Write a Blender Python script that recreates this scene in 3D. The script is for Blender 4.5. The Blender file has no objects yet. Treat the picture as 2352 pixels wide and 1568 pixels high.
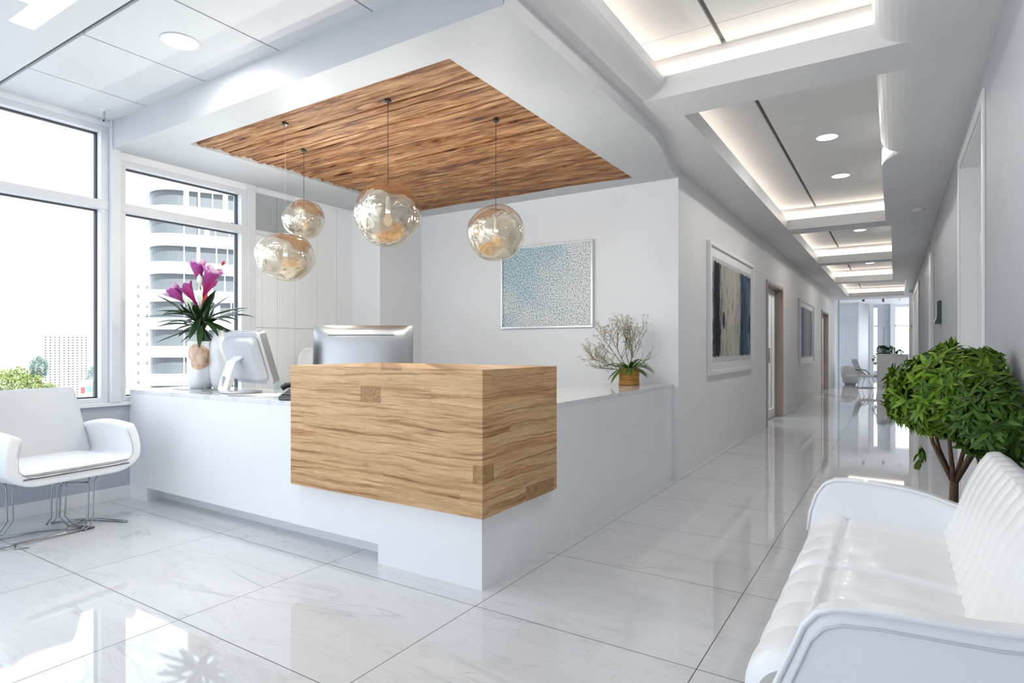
import bpy, bmesh, math, random
from mathutils import Vector, Matrix, noise
R = math.radians
PI = math.pi
C = bpy.context.scene.collection
SC = bpy.context.scene
random.seed(7)

# ------------------------------------------------------------------ materials
class NT:
    def __init__(s, name):
        s.m = bpy.data.materials.new(name); s.m.use_nodes = True
        s.t = s.m.node_tree; s.t.nodes.clear()
        s.out = s.t.nodes.new('ShaderNodeOutputMaterial')
    def n(s, typ, ins=None, **props):
        nd = s.t.nodes.new(typ)
        for k, v in props.items(): setattr(nd, k, v)
        for k, v in (ins or {}).items():
            sock = nd.inputs[k]
            if isinstance(v, bpy.types.NodeSocket): s.t.links.new(v, sock)
            else: sock.default_value = v
        return nd
    def math(s, op, a, b=0.0, c=0.0):
        nd = s.n('ShaderNodeMath', {0: a, 1: b, 2: c}, operation=op); return nd.outputs[0]
    def mix(s, f, a, b, blend='MIX'):
        nd = s.t.nodes.new('ShaderNodeMix'); nd.data_type = 'RGBA'; nd.blend_type = blend
        for i, v in ((0, f), (6, a), (7, b)):
            if isinstance(v, bpy.types.NodeSocket): s.t.links.new(v, nd.inputs[i])
            else: nd.inputs[i].default_value = v if i == 0 else (tuple(v) + (1,) if len(v) == 3 else v)
        return nd.outputs[2]
    def ramp(s, f, stops):
        nd = s.n('ShaderNodeValToRGB', {0: f})
        el = nd.color_ramp.elements
        while len(el) < len(stops): el.new(0.5)
        for e, (p, c) in zip(el, stops):
            e.position = p; e.color = tuple(c) + (1,) if len(c) == 3 else c
        return nd.outputs[0]
    def surf(s, sock): s.t.links.new(sock, s.out.inputs[0])
    def obj(s): return s.n('ShaderNodeTexCoord').outputs['Object']
    def pos(s): return s.n('ShaderNodeNewGeometry').outputs['Position']
    def xyz(s, v):
        nd = s.n('ShaderNodeSeparateXYZ', {0: v}); return nd.outputs
    def comb(s, x, y, z): return s.n('ShaderNodeCombineXYZ', {0: x, 1: y, 2: z}).outputs[0]
    def noise(s, vec, scale=5, detail=4, rough=.5, dist=0):
        return s.n('ShaderNodeTexNoise', {'Vector': vec, 'Scale': scale, 'Detail': detail, 'Roughness': rough, 'Distortion': dist}).outputs[0]
    def bump(s, h, strength=.3, dist=.01):
        return s.n('ShaderNodeBump', {'Height': h, 'Strength': strength, 'Distance': dist}).outputs[0]

def c4(c): return tuple(c) + (1,)

def basic(name, col, rough=.5, metal=0, var=.03, scale=6, bump=0, coat=0, spec=.5, em=None, ems=0, sub=0, trans=0, ior=1.45):
    """plain surface with a faint procedural tone variation"""
    t = NT(name)
    v = t.noise(t.obj(), scale, 3)
    lo = [max(0, c * (1 - var)) for c in col]; hi = [min(1, c * (1 + var)) for c in col]
    cc = t.ramp(v, [(.3, lo), (.7, hi)])
    ins = {'Base Color': cc, 'Roughness': rough, 'Metallic': metal, 'Coat Weight': coat, 'Coat Roughness': .04,
           'Specular IOR Level': spec, 'Transmission Weight': trans, 'IOR': ior}
    if em: ins['Emission Color'] = c4(em); ins['Emission Strength'] = ems
    if bump: ins['Normal'] = t.bump(t.noise(t.obj(), scale * 12, 3), bump, .004)
    t.surf(t.n('ShaderNodeBsdfPrincipled', ins).outputs[0])
    return t.m

def emit(name, col, s):
    t = NT(name)
    v = t.noise(t.obj(), 3, 1)
    cc = t.ramp(v, [(.2, [c * .98 for c in col]), (.8, col)])
    t.surf(t.n('ShaderNodeEmission', {'Color': cc, 'Strength': s}).outputs[0])
    return t.m

def glass_pane(name, tint=(.97, .985, 1), refl=.75, rough=0.0):
    t = NT(name)
    fr = t.n('ShaderNodeFresnel', {'IOR': 1.45}).outputs[0]
    bf = t.n('ShaderNodeNewGeometry').outputs['Backfacing']
    f = t.math('MULTIPLY', t.math('MULTIPLY', fr, refl), t.math('SUBTRACT', 1, bf))
    g = t.n('ShaderNodeBsdfGlossy', {'Color': (1, 1, 1, 1), 'Roughness': rough}).outputs[0]
    tr = t.n('ShaderNodeBsdfTransparent', {'Color': c4(tint)}).outputs[0]
    t.surf(t.n('ShaderNodeMixShader', {0: f, 1: tr, 2: g}).outputs[0])
    return t.m

WHITE = (.84, .86, .89)
M = {}
M['wall'] = basic('white_plaster', (.84, .86, .90), .55, var=.012, scale=2, bump=.02)
M['wall_hall'] = basic('corridor_plaster', (.86, .85, .835), .5, var=.012, scale=2, bump=.02)
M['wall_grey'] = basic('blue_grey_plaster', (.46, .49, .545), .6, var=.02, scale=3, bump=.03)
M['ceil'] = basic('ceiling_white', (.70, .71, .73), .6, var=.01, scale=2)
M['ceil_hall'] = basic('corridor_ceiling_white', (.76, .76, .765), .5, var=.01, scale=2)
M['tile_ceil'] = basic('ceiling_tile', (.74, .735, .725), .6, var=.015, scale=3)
M['gap'] = basic('ceiling_joint_grey', (.20, .20, .20), .7)
M['frame'] = basic('window_frame_white', (.72, .735, .77), .35, var=.01)
M['gasket'] = basic('window_gasket_dark', (.05, .05, .055), .6)
M['trim'] = basic('trim_white', (.80, .805, .81), .35, var=.01)
M['desk'] = basic('desk_white_lacquer', (.86, .87, .885), .28, var=.008, coat=.2)
M['gloss'] = basic('gloss_white_panel', (.88, .89, .91), .12, var=.01, coat=.5)
M['plast'] = basic('white_plastic', (.80, .81, .83), .3, coat=.3)
M['alu'] = basic('brushed_aluminium', (.50, .51, .53), .32, metal=.75, var=.02, scale=20)
M['chrome'] = basic('chrome_wire', (.34, .35, .37), .16, metal=1)
M['steel_dark'] = basic('dark_steel', (.10, .105, .11), .3, metal=.6)
M['black'] = basic('black_plastic', (.035, .037, .042), .3, coat=.3)
M['leather'] = basic('white_leather', (.86, .87, .885), .36, var=.01, scale=9, bump=.06, coat=.12)
M['leather_shaded'] = basic('white_leather_shaded', (.64, .66, .70), .4, var=.01, scale=9, bump=.05)  # white leather again, darkened: shade of the turned-away backrest put into the colour
M['seam'] = basic('dark_seam', (.08, .085, .1), .6)
M['taupe'] = basic('taupe_door_frame', (.42, .34, .285), .4, var=.03)
M['green_leaf'] = None
M['soil'] = basic('dark_soil', (.02, .014, .01), .9, var=.3, scale=40, bump=.5)
M['bark'] = basic('tree_bark', (.16, .095, .055), .8, var=.3, scale=30, bump=.5)
M['led'] = emit('led_warm_white', (1, .88, .76), 5.0)
M['spot'] = emit('downlight_diffuser', (1, .99, .97), 7.0)
M['panel_light'] = emit('linear_light_diffuser', (1, 1, 1), 3.0)
def bulb_mat():
    t = NT('warm_bulb_glass')
    e = t.n('ShaderNodeEmission', {'Color': t.ramp(t.noise(t.obj(), 20, 2), [(.3, (1, .70, .40)), (.7, (1, .82, .55))]), 'Strength': 1.1}).outputs[0]
    tr = t.n('ShaderNodeBsdfTransparent', {'Color': (1, .97, .93, 1)}).outputs[0]
    t.surf(t.n('ShaderNodeMixShader', {0: .75, 1: e, 2: tr}).outputs[0])
    return t.m
M['bulb'] = bulb_mat()
M['glass'] = glass_pane('window_glass')
M['clear'] = glass_pane('clear_glass', (.93, .96, .97), 1.0)
M['frost'] = basic('frosted_panel', (.62, .66, .70), .18, var=.04, scale=2, coat=.4)

def leaf_mat(name, a, b, tr=.35, rough=.4, back=None):
    t = NT(name)
    r = t.n('ShaderNodeNewGeometry')
    rnd = r.outputs['Random Per Island']
    cc = t.ramp(rnd, [(0, a), (1, b)])
    p = t.n('ShaderNodeBsdfPrincipled', {'Base Color': cc, 'Roughness': rough, 'Specular IOR Level': .4}).outputs[0]
    tl = t.n('ShaderNodeBsdfTranslucent', {'Color': cc}).outputs[0]
    t.surf(t.n('ShaderNodeMixShader', {0: tr, 1: p, 2: tl}).outputs[0])
    return t.m
M['ficus'] = leaf_mat('ficus_leaf_green', (.035, .095, .003), (.19, .34, .014), .25, .38)
M['ficus_dark'] = leaf_mat('ficus_leaf_dark_green', (.02, .065, .005), (.085, .19, .012), .3, .42)
M['hedge'] = leaf_mat('hedge_leaf_green', (.01, .05, .01), (.05, .14, .02), .2)
M['strap'] = leaf_mat('dark_strap_leaf', (.010, .035, .012), (.035, .085, .018), .15, .35)
M['orchid_leaf'] = leaf_mat('orchid_leaf', (.04, .12, .015), (.12, .24, .03), .2, .35)
M['twig'] = basic('twig_olive', (.25, .22, .12), .7, var=.25, scale=30)
M['blossom'] = leaf_mat('pale_blossom', (.50, .46, .28), (.80, .70, .66), .3)
M['tree_out'] = leaf_mat('street_tree_leaf', (.15, .21, .06), (.30, .34, .13), .3)
M['tree_teal'] = leaf_mat('blue_green_leaf', (.09, .16, .14), (.22, .29, .26), .3)

def petal_mat():
    t = NT('pink_petal')
    z = t.xyz(t.obj())[2]
    v = t.math('ADD', t.math('MULTIPLY', z, 3.0), t.math('MULTIPLY', t.noise(t.obj(), 28, 3), .4))
    cc = t.ramp(v, [(.25, (.50, .01, .09)), (.62, (.52, .03, .26)), (.95, (.60, .14, .50)), (1.0, (.85, .62, .82))])
    p = t.n('ShaderNodeBsdfPrincipled', {'Base Color': cc, 'Roughness': .4}).outputs[0]
    tl = t.n('ShaderNodeBsdfTranslucent', {'Color': cc}).outputs[0]
    t.surf(t.n('ShaderNodeMixShader', {0: .4, 1: p, 2: tl}).outputs[0])
    return t.m
M['petal'] = petal_mat()
M['petal_white'] = basic('white_green_petal', (.75, .84, .72), .4, var=.12, scale=25)
M['petal_red'] = basic('red_bud', (.42, .02, .03), .4, var=.2, scale=20)

def floor_mat():
    t = NT('polished_marble_tile')
    p = t.pos(); x, y, z = t.xyz(p)
    fx = t.math('FRACT', t.math('DIVIDE', t.math('ADD', x, 1.645 + 102), 1.02))
    fy = t.math('FRACT', t.math('DIVIDE', t.math('ADD', y, -2.262 + 82), .82))
    ix = t.math('FLOOR', t.math('DIVIDE', t.math('ADD', x, 1.645 + 102), 1.02))
    iy = t.math('FLOOR', t.math('DIVIDE', t.math('ADD', y, -2.262 + 82), .82))
    dx = t.math('MULTIPLY', t.math('SUBTRACT', .5, t.math('ABSOLUTE', t.math('SUBTRACT', fx, .5))), 1.02)
    dy = t.math('MULTIPLY', t.math('SUBTRACT', .5, t.math('ABSOLUTE', t.math('SUBTRACT', fy, .5))), .82)
    d = t.math('MINIMUM', dx, dy)
    joint = t.math('LESS_THAN', d, .0021)
    wn = t.n('ShaderNodeTexWhiteNoise', {'Vector': t.comb(ix, iy, 0)}, noise_dimensions='3D').outputs['Color']
    off = t.n('ShaderNodeVectorMath', {0: p, 1: wn}, operation='ADD')
    sh = t.n('ShaderNodeVectorMath', {0: wn, 'Scale': 9.0}, operation='SCALE').outputs[0]
    v2 = t.n('ShaderNodeVectorMath', {0: p, 1: sh}, operation='ADD').outputs[0]
    # long veins running across the tiles
    rot = t.n('ShaderNodeMapping', {'Vector': v2, 'Rotation': (0, 0, R(-14)), 'Scale': (.45, 1.9, 1)}).outputs[0]
    w1 = t.noise(rot, 1.0, 6, .55, .8)
    vein = t.math('SUBTRACT', 1, t.math('MULTIPLY', t.math('ABSOLUTE', t.math('SUBTRACT', w1, .5)), 75))
    vein = t.math('MAXIMUM', vein, 0)
    msk = t.math('GREATER_THAN', t.noise(v2, 1.1, 2), .47)
    mskf = t.ramp(t.noise(v2, 1.1, 2), [(.42, (0, 0, 0)), (.62, (1, 1, 1))])
    w2 = t.noise(rot, 3.4, 6, .6, 1.2)
    vein2 = t.math('MAXIMUM', t.math('SUBTRACT', 1, t.math('MULTIPLY', t.math('ABSOLUTE', t.math('SUBTRACT', w2, .52)), 70)), 0)
    cloud = t.noise(rot, 1.6, 5, .55)
    base = t.ramp(cloud, [(.3, (.655, .665, .68)), (.7, (.70, .705, .72))])
    c1 = t.mix(t.math('MULTIPLY', t.math('MULTIPLY', vein, mskf), .42), base, (.36, .37, .40))
    c2 = t.mix(t.math('MULTIPLY', vein2, .28), c1, (.42, .42, .44))
    c3 = t.mix(joint, c2, (.10, .10, .11))
    ro = t.math('ADD', .035, t.math('MULTIPLY', joint, .5))
    t.surf(t.n('ShaderNodeBsdfPrincipled', {'Base Color': c3, 'Roughness': ro, 'IOR': 1.62, 'Specular IOR Level': .5}).outputs[0])
    return t.m
M['floor'] = floor_mat()

def marble_top():
    t = NT('marble_counter')
    p = t.obj()
    rot = t.n('ShaderNodeMapping', {'Vector': p, 'Rotation': (0, 0, R(30)), 'Scale': (1, 3, 1)}).outputs[0]
    w = t.noise(rot, 1.5, 7, .6, 1)
    v = t.math('MAXIMUM', t.math('SUBTRACT', 1, t.math('MULTIPLY', t.math('ABSOLUTE', t.math('SUBTRACT', w, .5)), 26)), 0)
    c = t.mix(t.math('MULTIPLY', v, .4), (.80, .81, .83), (.45, .46, .48))
    t.surf(t.n('ShaderNodeBsdfPrincipled', {'Base Color': c, 'Roughness': .08, 'Coat Weight': .3, 'Coat Roughness': .03}).outputs[0])
    return t.m
M['marble'] = marble_top()

def wood_block():
    t = NT('butcher_block_oak')
    p = t.obj(); x, y, z = t.xyz(p)
    al = t.math('ADD', x, y)
    wob = t.math('MULTIPLY', t.math('SUBTRACT', t.noise(t.comb(t.math('MULTIPLY', al, 1.2), t.math('MULTIPLY', z, 3), 0), 1.5, 3), .5), .07)
    zz = t.math('ADD', z, wob)
    row = t.math('FLOOR', t.math('DIVIDE', z, .09))
    roff = t.n('ShaderNodeTexWhiteNoise', {'W': row}, noise_dimensions='1D').outputs[0]
    colx = t.math('DIVIDE', t.math('ADD', al, t.math('MULTIPLY', roff, 1.3)), .52)
    col = t.math('FLOOR', colx)
    cell = t.comb(row, col, 0)
    wn = t.n('ShaderNodeTexWhiteNoise', {'Vector': cell}, noise_dimensions='3D')
    tone = wn.outputs[0]
    fz = t.math('FRACT', t.math('DIVIDE', z, .09)); fc = t.math('FRACT', colx)
    # flowing grain
    g1 = t.noise(t.comb(t.math('MULTIPLY', al, 1.0), t.math('MULTIPLY', zz, 34), t.math('MULTIPLY', tone, .35)), 1.1, 8, .66, .9)
    g2 = t.noise(t.comb(t.math('MULTIPLY', al, 14), t.math('MULTIPLY', z, 330), tone), 1, 4, .6)
    g3 = t.noise(t.comb(t.math('MULTIPLY', al, 1.1), t.math('MULTIPLY', zz, 9), 3), 1.2, 4, .5, 1.3)
    base = t.ramp(g1, [(.32, (.22, .095, .028)), (.41, (.46, .245, .10)), (.50, (.68, .43, .215)), (.70, (.80, .56, .32))])
    base = t.mix(t.math('MULTIPLY', t.ramp(g3, [(.5, (0, 0, 0)), (.75, (1, 1, 1))]), .5), base, (.42, .24, .11))
    fine = t.ramp(g2, [(.35, (.78, .74, .68)), (.6, (1, 1, 1))])
    base = t.mix(1, base, fine, 'MULTIPLY')
    tn = t.ramp(tone, [(0, (.88, .85, .80)), (.5, (1, 1, 1)), (1, (1.0, .96, .90))])
    base = t.mix(.5, base, tn, 'MULTIPLY')
    # a few small end-grain blocks, dark and rectangular
    sx = t.math('DIVIDE', al, .155); sz = t.math('DIVIDE', z, .09)
    wb = t.n('ShaderNodeTexWhiteNoise', {'Vector': t.comb(t.math('FLOOR', sx), t.math('FLOOR', sz), 7)}, noise_dimensions='3D').outputs[0]
    isb = t.math('GREATER_THAN', wb, .93)
    burl = t.ramp(t.noise(t.comb(al, z, 0), 34, 5, .6, 2.2), [(.35, (.20, .075, .02)), (.6, (.44, .25, .10))])
    base = t.mix(t.math('MULTIPLY', isb, .85), base, burl)
    # knots
    vor = t.n('ShaderNodeTexVoronoi', {'Vector': t.comb(t.math('MULTIPLY', al, 1.6), t.math('MULTIPLY', z, 3.6), 0), 'Scale': 1.15})
    kd = t.math('ADD', vor.outputs['Distance'], t.math('MULTIPLY', t.math('SUBTRACT', t.noise(t.comb(al, z, 0), 18, 3), .5), .12))
    kn = t.ramp(kd, [(.05, (1, 1, 1)), (.14, (0, 0, 0))])
    base = t.mix(t.math('MULTIPLY', kn, .8), base, (.11, .035, .012))
    # thin joint lines between lamellas
    e1 = t.math('LESS_THAN', fz, .02); e2 = t.math('LESS_THAN', fc, .006)
    base = t.mix(t.math('MULTIPLY', t.math('MAXIMUM', e1, e2), .18), base, (.22, .10, .04))
    nrm = t.bump(g2, .12, .002)
    t.surf(t.n('ShaderNodeBsdfPrincipled', {'Base Color': base, 'Roughness': .42, 'Normal': nrm}).outputs[0])
    return t.m
M['wood'] = wood_block()

def slat_wood():
    t = NT('split_timber_slats')
    p = t.obj(); x, y, z = t.xyz(p)
    isl = t.n('ShaderNodeNewGeometry').outputs['Random Per Island']
    g1 = t.noise(t.comb(t.math('MULTIPLY', x, 1.6), t.math('MULTIPLY', y, 22), t.math('MULTIPLY', isl, 40)), 1.5, 7, .62, 1.1)
    g2 = t.noise(t.comb(t.math('MULTIPLY', x, 9), t.math('MULTIPLY', y, 190), isl), 1, 4, .6)
    base = t.ramp(g1, [(.32, (.05, .015, .005)), (.41, (.24, .095, .032)), (.50, (.42, .205, .085)), (.66, (.62, .40, .21))])
    tn = t.ramp(isl, [(0, (.74, .64, .56)), (.5, (1, .95, .90)), (1, (1, 1, 1))])
    base = t.mix(.85, base, tn, 'MULTIPLY')
    fine = t.ramp(g2, [(.35, (.72, .66, .6)), (.6, (1, 1, 1))])
    base = t.mix(1, base, fine, 'MULTIPLY')
    t.surf(t.n('ShaderNodeBsdfPrincipled', {'Base Color': base, 'Roughness': .5, 'Normal': t.bump(g1, .9, .016)}).outputs[0])
    return t.m
M['slat'] = slat_wood()

def globe_mat():
    t = NT('champagne_mirror_glass')
    fr = t.n('ShaderNodeLayerWeight', {'Blend': .35}).outputs['Facing']
    nz = t.noise(t.obj(), 7, 2, .5, 1.5)
    nrm = t.bump(nz, .22, .05)
    bf = t.n('ShaderNodeNewGeometry').outputs['Backfacing']
    f = t.math('MULTIPLY', t.math('ADD', .24, t.math('MULTIPLY', fr, .62)), t.math('SUBTRACT', 1, bf))
    g = t.n('ShaderNodeBsdfGlossy', {'Color': (.93, .88, .80, 1), 'Roughness': .01, 'Normal': nrm}).outputs[0]
    z = t.xyz(t.obj())[2]
    tintc = t.ramp(t.math('ADD', .5, t.math('MULTIPLY', z, -2.2)), [(.2, (.96, .93, .88)), (.8, (.91, .86, .76))])
    tr = t.n('ShaderNodeBsdfTransparent', {'Color': tintc}).outputs[0]
    t.surf(t.n('ShaderNodeMixShader', {0: f, 1: tr, 2: g}).outputs[0])
    return t.m
M['globe'] = globe_mat()

def vase_mat():
    t = NT('white_vase_with_peach_patch')
    p = t.obj(); x, y, z = t.xyz(p)
    # side coordinate across the visible front
    s = t.math('ADD', t.math('MULTIPLY', x, .843), t.math('MULTIPLY', y, .538))
    d1 = t.n('ShaderNodeVectorMath', {0: t.comb(s, z, 0), 1: (.015, .285, 0)}, operation='DISTANCE').outputs['Value']
    d2 = t.n('ShaderNodeVectorMath', {0: t.comb(s, z, 0), 1: (.03, .215, 0)}, operation='DISTANCE').outputs['Value']
    m = t.math('MAXIMUM', t.math('LESS_THAN', d1, .075), t.math('LESS_THAN', d2, .062))
    c = t.mix(m, (.82, .84, .86), t.ramp(t.noise(p, 16, 4, .5, 2), [(.4, (.60, .37, .24)), (.6, (.74, .52, .38))]))
    t.surf(t.n('ShaderNodeBsdfPrincipled', {'Base Color': c, 'Roughness': .2, 'Coat Weight': .4}).outputs[0])
    return t.m
M['vase'] = vase_mat()

def art_speckle():
    t = NT('blue_speckled_canvas')
    p = t.obj(); x, y, z = t.xyz(p)
    sp = t.noise(t.comb(x, 0, z), 75, 2, .6)
    u = t.math('MULTIPLY', x, 1.0)
    # blue field, paler towards the upper-right and the edges
    big = t.noise(t.comb(x, 3, z), 2.2, 3)
    dark = t.ramp(t.math('ADD', t.math('MULTIPLY', big, .9), t.math('MULTIPLY', t.math('ADD', z, t.math('MULTIPLY', x, -1)), .28)),
                  [(.36, (1, 1, 1)), (.66, (0, 0, 0))])
    blue = t.ramp(sp, [(.36, (.10, .24, .34)), (.50, (.34, .50, .60)), (.60, (.82, .87, .90))])
    pale = t.ramp(sp, [(.36, (.16, .20, .23)), (.46, (.52, .58, .60)), (.56, (.90, .91, .91))])
    c = t.mix(dark, blue, pale)
    t.surf(t.n('ShaderNodeBsdfPrincipled', {'Base Color': c, 'Roughness': .5, 'Normal': t.bump(sp, .5, .004)}).outputs[0])
    return t.m
M['art_blue'] = art_speckle()

def art_drip(name, half, pale=False):
    """vertical runs of ink: black at one side, cream centre, blue at the other. local y runs -half..half, z up"""
    t = NT(name)
    p = t.obj(); x, y, z = t.xyz(p)
    u = t.math('ADD', .5, t.math('DIVIDE', y, half * 2))
    wig = t.math('MULTIPLY', t.math('SUBTRACT', t.noise(t.comb(t.math('MULTIPLY', y, 7), t.math('MULTIPLY', z, 1.5), 0), 1, 7, .75), .5), .42)
    uu = t.math('ADD', u, wig)
    fine = t.noise(t.comb(t.math('MULTIPLY', y, 30), t.math('MULTIPLY', z, 3.2), 0), 1, 8, .78, .6)
    if pale:
        base = t.ramp(uu, [(0, (.45, .47, .50)), (.14, (.16, .21, .32)), (.32, (.46, .50, .54)), (.6, (.52, .52, .47)), (.84, (.18, .24, .34)), (1, (.5, .52, .55))])
        c = t.mix(t.ramp(fine, [(.5, (0, 0, 0)), (.66, (1, 1, 1))]), base, (.24, .28, .34))
    else:
        base = t.ramp(uu, [(.0, (.40, .39, .36)), (.035, (.012, .014, .02)), (.16, (.02, .025, .045)), (.20, (.46, .43, .38)), (.5, (.58, .54, .47)),
                           (.66, (.50, .48, .42)), (.71, (.03, .05, .09)), (.80, (.05, .12, .20)), (.88, (.10, .20, .30)), (.96, (.33, .38, .42))])
        c = t.mix(t.ramp(fine, [(.53, (0, 0, 0)), (.60, (.9, .9, .9))]), base, (.035, .045, .065))
        fl = t.math('MULTIPLY', t.math('ABSOLUTE', t.math('SUBTRACT', uu, .45)), 1.9)
        fine2 = t.noise(t.comb(t.math('MULTIPLY', y, 17), t.math('MULTIPLY', z, 2.0), 5), 1, 8, .8, .5)
        c = t.mix(t.ramp(t.math('ADD', fine2, t.math('MULTIPLY', fl, .17)), [(.63, (0, 0, 0)), (.69, (.95, .95, .95))]), c, (.012, .015, .03))
        blot = t.n('ShaderNodeVectorMath', {0: t.comb(y, t.math('MULTIPLY', z, .55), 0), 1: (-half * .50, -.06, 0)}, operation='DISTANCE').outputs['Value']
        c = t.mix(t.math('LESS_THAN', blot, .055), c, (.03, .035, .06))
    # torn upper and lower ends
    ed = t.math('ADD', t.math('ABSOLUTE', z), t.math('MULTIPLY', t.noise(t.comb(t.math('MULTIPLY', y, 14), 0, 0), 1, 5, .8), .16))
    c = t.mix(t.math('GREATER_THAN', ed, .60), c, (.62, .62, .61))
    t.surf(t.n('ShaderNodeBsdfPrincipled', {'Base Color': c, 'Roughness': .7, 'Specular IOR Level': .12}).outputs[0])
    return t.m
M['art_drip'] = art_drip('ink_run_print', 1.0)
M['art_pale'] = art_drip('pale_ink_print', 1.08, True)

def pot_mat():
    t = NT('bamboo_pot')
    p = t.obj(); x, y, z = t.xyz(p)
    b = t.math('FRACT', t.math('DIVIDE', z, .046))
    n = t.noise(t.comb(t.math('MULTIPLY', x, 4), t.math('MULTIPLY', y, 4), t.math('MULTIPLY', z, 60)), 4, 4)
    c = t.ramp(n, [(.3, (.32, .13, .02)), (.7, (.58, .30, .055))])
    c = t.mix(t.math('LESS_THAN', b, .08), c, (.20, .08, .015))
    t.surf(t.n('ShaderNodeBsdfPrincipled', {'Base Color': c, 'Roughness': .45}).outputs[0])
    return t.m
M['pot'] = pot_mat()

def facade(name, col, rough=.6):
    t = NT(name)
    n = t.noise(t.obj(), 1.5, 3)
    c = t.ramp(n, [(.3, [v * .95 for v in col]), (.7, col)])
    t.surf(t.n('ShaderNodeBsdfPrincipled', {'Base Color': c, 'Roughness': rough}).outputs[0])
    return t.m
M['fac_white'] = facade('white_facade', (.86, .87, .88))
M['fac_band'] = facade('pale_balcony_front', (.84, .85, .86))
M['fac_glass'] = facade('grey_window_band', (.085, .095, .10), .3)
M['fac_dot'] = facade('dark_small_windows', (.03, .032, .036), .4)
M['ground'] = facade('pale_paving', (.38, .39, .38))
M['sign_red'] = facade('red_sign', (.45, .05, .05))
M['sign_blue'] = facade('blue_sign', (.10, .17, .32))

# ------------------------------------------------------------------ mesh builder
class MB:
    def __init__(s): s.v = []; s.f = []
    def add(s, vs, fs):
        o = len(s.v); s.v += [tuple(v) for v in vs]; s.f += [tuple(i + o for i in f) for f in fs]; return s
    def box(s, x0, x1, y0, y1, z0, z1):
        x0, x1 = min(x0, x1), max(x0, x1); y0, y1 = min(y0, y1), max(y0, y1); z0, z1 = min(z0, z1), max(z0, z1)
        return s.add([(x0, y0, z0), (x1, y0, z0), (x1, y1, z0), (x0, y1, z0), (x0, y0, z1), (x1, y0, z1), (x1, y1, z1), (x0, y1, z1)],
                     [(0, 3, 2, 1), (4, 5, 6, 7), (0, 1, 5, 4), (1, 2, 6, 5), (2, 3, 7, 6), (3, 0, 4, 7)])
    def prism(s, poly, z0, z1, axis='z'):
        n = len(poly)
        def mk(a, b, h):
            return (a, b, h) if axis == 'z' else (a, h, b) if axis == 'y' else (h, a, b)
        vs = [mk(a, b, z0) for a, b in poly] + [mk(a, b, z1) for a, b in poly]
        return s.add(vs, [tuple(range(n))[::-1], tuple(range(n, 2 * n))] + [(i, (i + 1) % n, n + (i + 1) % n, n + i) for i in range(n)])
    def tube(s, pts, r, seg=8, caps=True):
        pts = [Vector(p) for p in pts]; n = len(pts)
        rr = r if isinstance(r, (list, tuple)) else [r] * n
        vs = []; fs = []
        prev = None
        for i, p in enumerate(pts):
            d = (pts[min(i + 1, n - 1)] - pts[max(i - 1, 0)])
            d = d.normalized() if d.length > 1e-9 else Vector((0, 0, 1))
            if prev is None:
                a = Vector((0, 0, 1)) if abs(d.z) < .9 else Vector((1, 0, 0))
                u = d.cross(a).normalized()
            else:
                u = (prev - d * prev.dot(d)); u = u.normalized() if u.length > 1e-6 else d.orthogonal().normalized()
            prev = u; w = d.cross(u)
            for k in range(seg):
                an = 2 * PI * k / seg
                vs.append(p + (u * math.cos(an) + w * math.sin(an)) * rr[i])
        for i in range(n - 1):
            for k in range(seg):
                a = i * seg + k; b = i * seg + (k + 1) % seg
                fs.append((a, b, b + seg, a + seg))
        if caps: fs.append(tuple(range(seg))[::-1]); fs.append(tuple(range((n - 1) * seg, n * seg)))
        return s.add(vs, fs)
    def lathe(s, prof, c=(0, 0, 0), seg=32, caps=True):
        """prof list of (radius, height)"""
        vs = []; fs = []; n = len(prof)
        for r, h in prof:
            for k in range(seg):
                a = 2 * PI * k / seg
                vs.append((c[0] + r * math.cos(a), c[1] + r * math.sin(a), c[2] + h))
        for i in range(n - 1):
            for k in range(seg):
                a = i * seg + k; b = i * seg + (k + 1) % seg
                fs.append((a, b, b + seg, a + seg))
        if caps and prof[0][0] > 1e-4: fs.append(tuple(range(seg))[::-1])
        if caps and prof[-1][0] > 1e-4: fs.append(tuple(range((n - 1) * seg, n * seg)))
        return s.add(vs, fs)
    def grid(s, fn, nu, nv, closed_u=False):
        vs = [fn(i / nu, j / nv) for i in range(nu + 1) for j in range(nv + 1)]
        fs = []
        for i in range(nu):
            for j in range(nv):
                a = i * (nv + 1) + j
                fs.append((a, a + 1, a + nv + 2, a + nv + 1))
        return s.add(vs, fs)
    def build(s, name, mat, parent=None, smooth=None, bevel=0, seg=2, sub=0, solid=0, world=True, weld=False):
        me = bpy.data.meshes.new(name)
        off = Vector((0, 0, 0))
        if parent is not None and world:
            q = parent
            off = Vector(q.get('_org', (0, 0, 0)))
        me.from_pydata([tuple(Vector(v) - off) for v in s.v], [], s.f)
        me.update()
        bm = bmesh.new(); bm.from_mesh(me)
        if weld: bmesh.ops.remove_doubles(bm, verts=bm.verts, dist=1e-5)
        bmesh.ops.recalc_face_normals(bm, faces=bm.faces); bm.to_mesh(me); bm.free()
        o = bpy.data.objects.new(name, me); C.objects.link(o)
        me.materials.append(M[mat] if isinstance(mat, str) else mat)
        if smooth is not None:
            for p in me.polygons: p.use_smooth = True
            if smooth > 0: me.set_sharp_from_angle(angle=R(smooth))
        if solid:
            m = o.modifiers.new('thick', 'SOLIDIFY'); m.thickness = solid; m.offset = 0
        if bevel:
            m = o.modifiers.new('round', 'BEVEL'); m.width = bevel; m.segments = seg; m.limit_method = 'ANGLE'; m.angle_limit = R(40)
        if sub:
            m = o.modifiers.new('soft', 'SUBSURF'); m.levels = sub; m.render_levels = sub
        if parent is not None:
            o.parent = parent
            if parent.get('_org') is not None and parent.type == 'MESH': o['_org'] = parent['_org']
        o['_org'] = tuple(off) if parent is not None else (0., 0., 0.)
        return o

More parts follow.
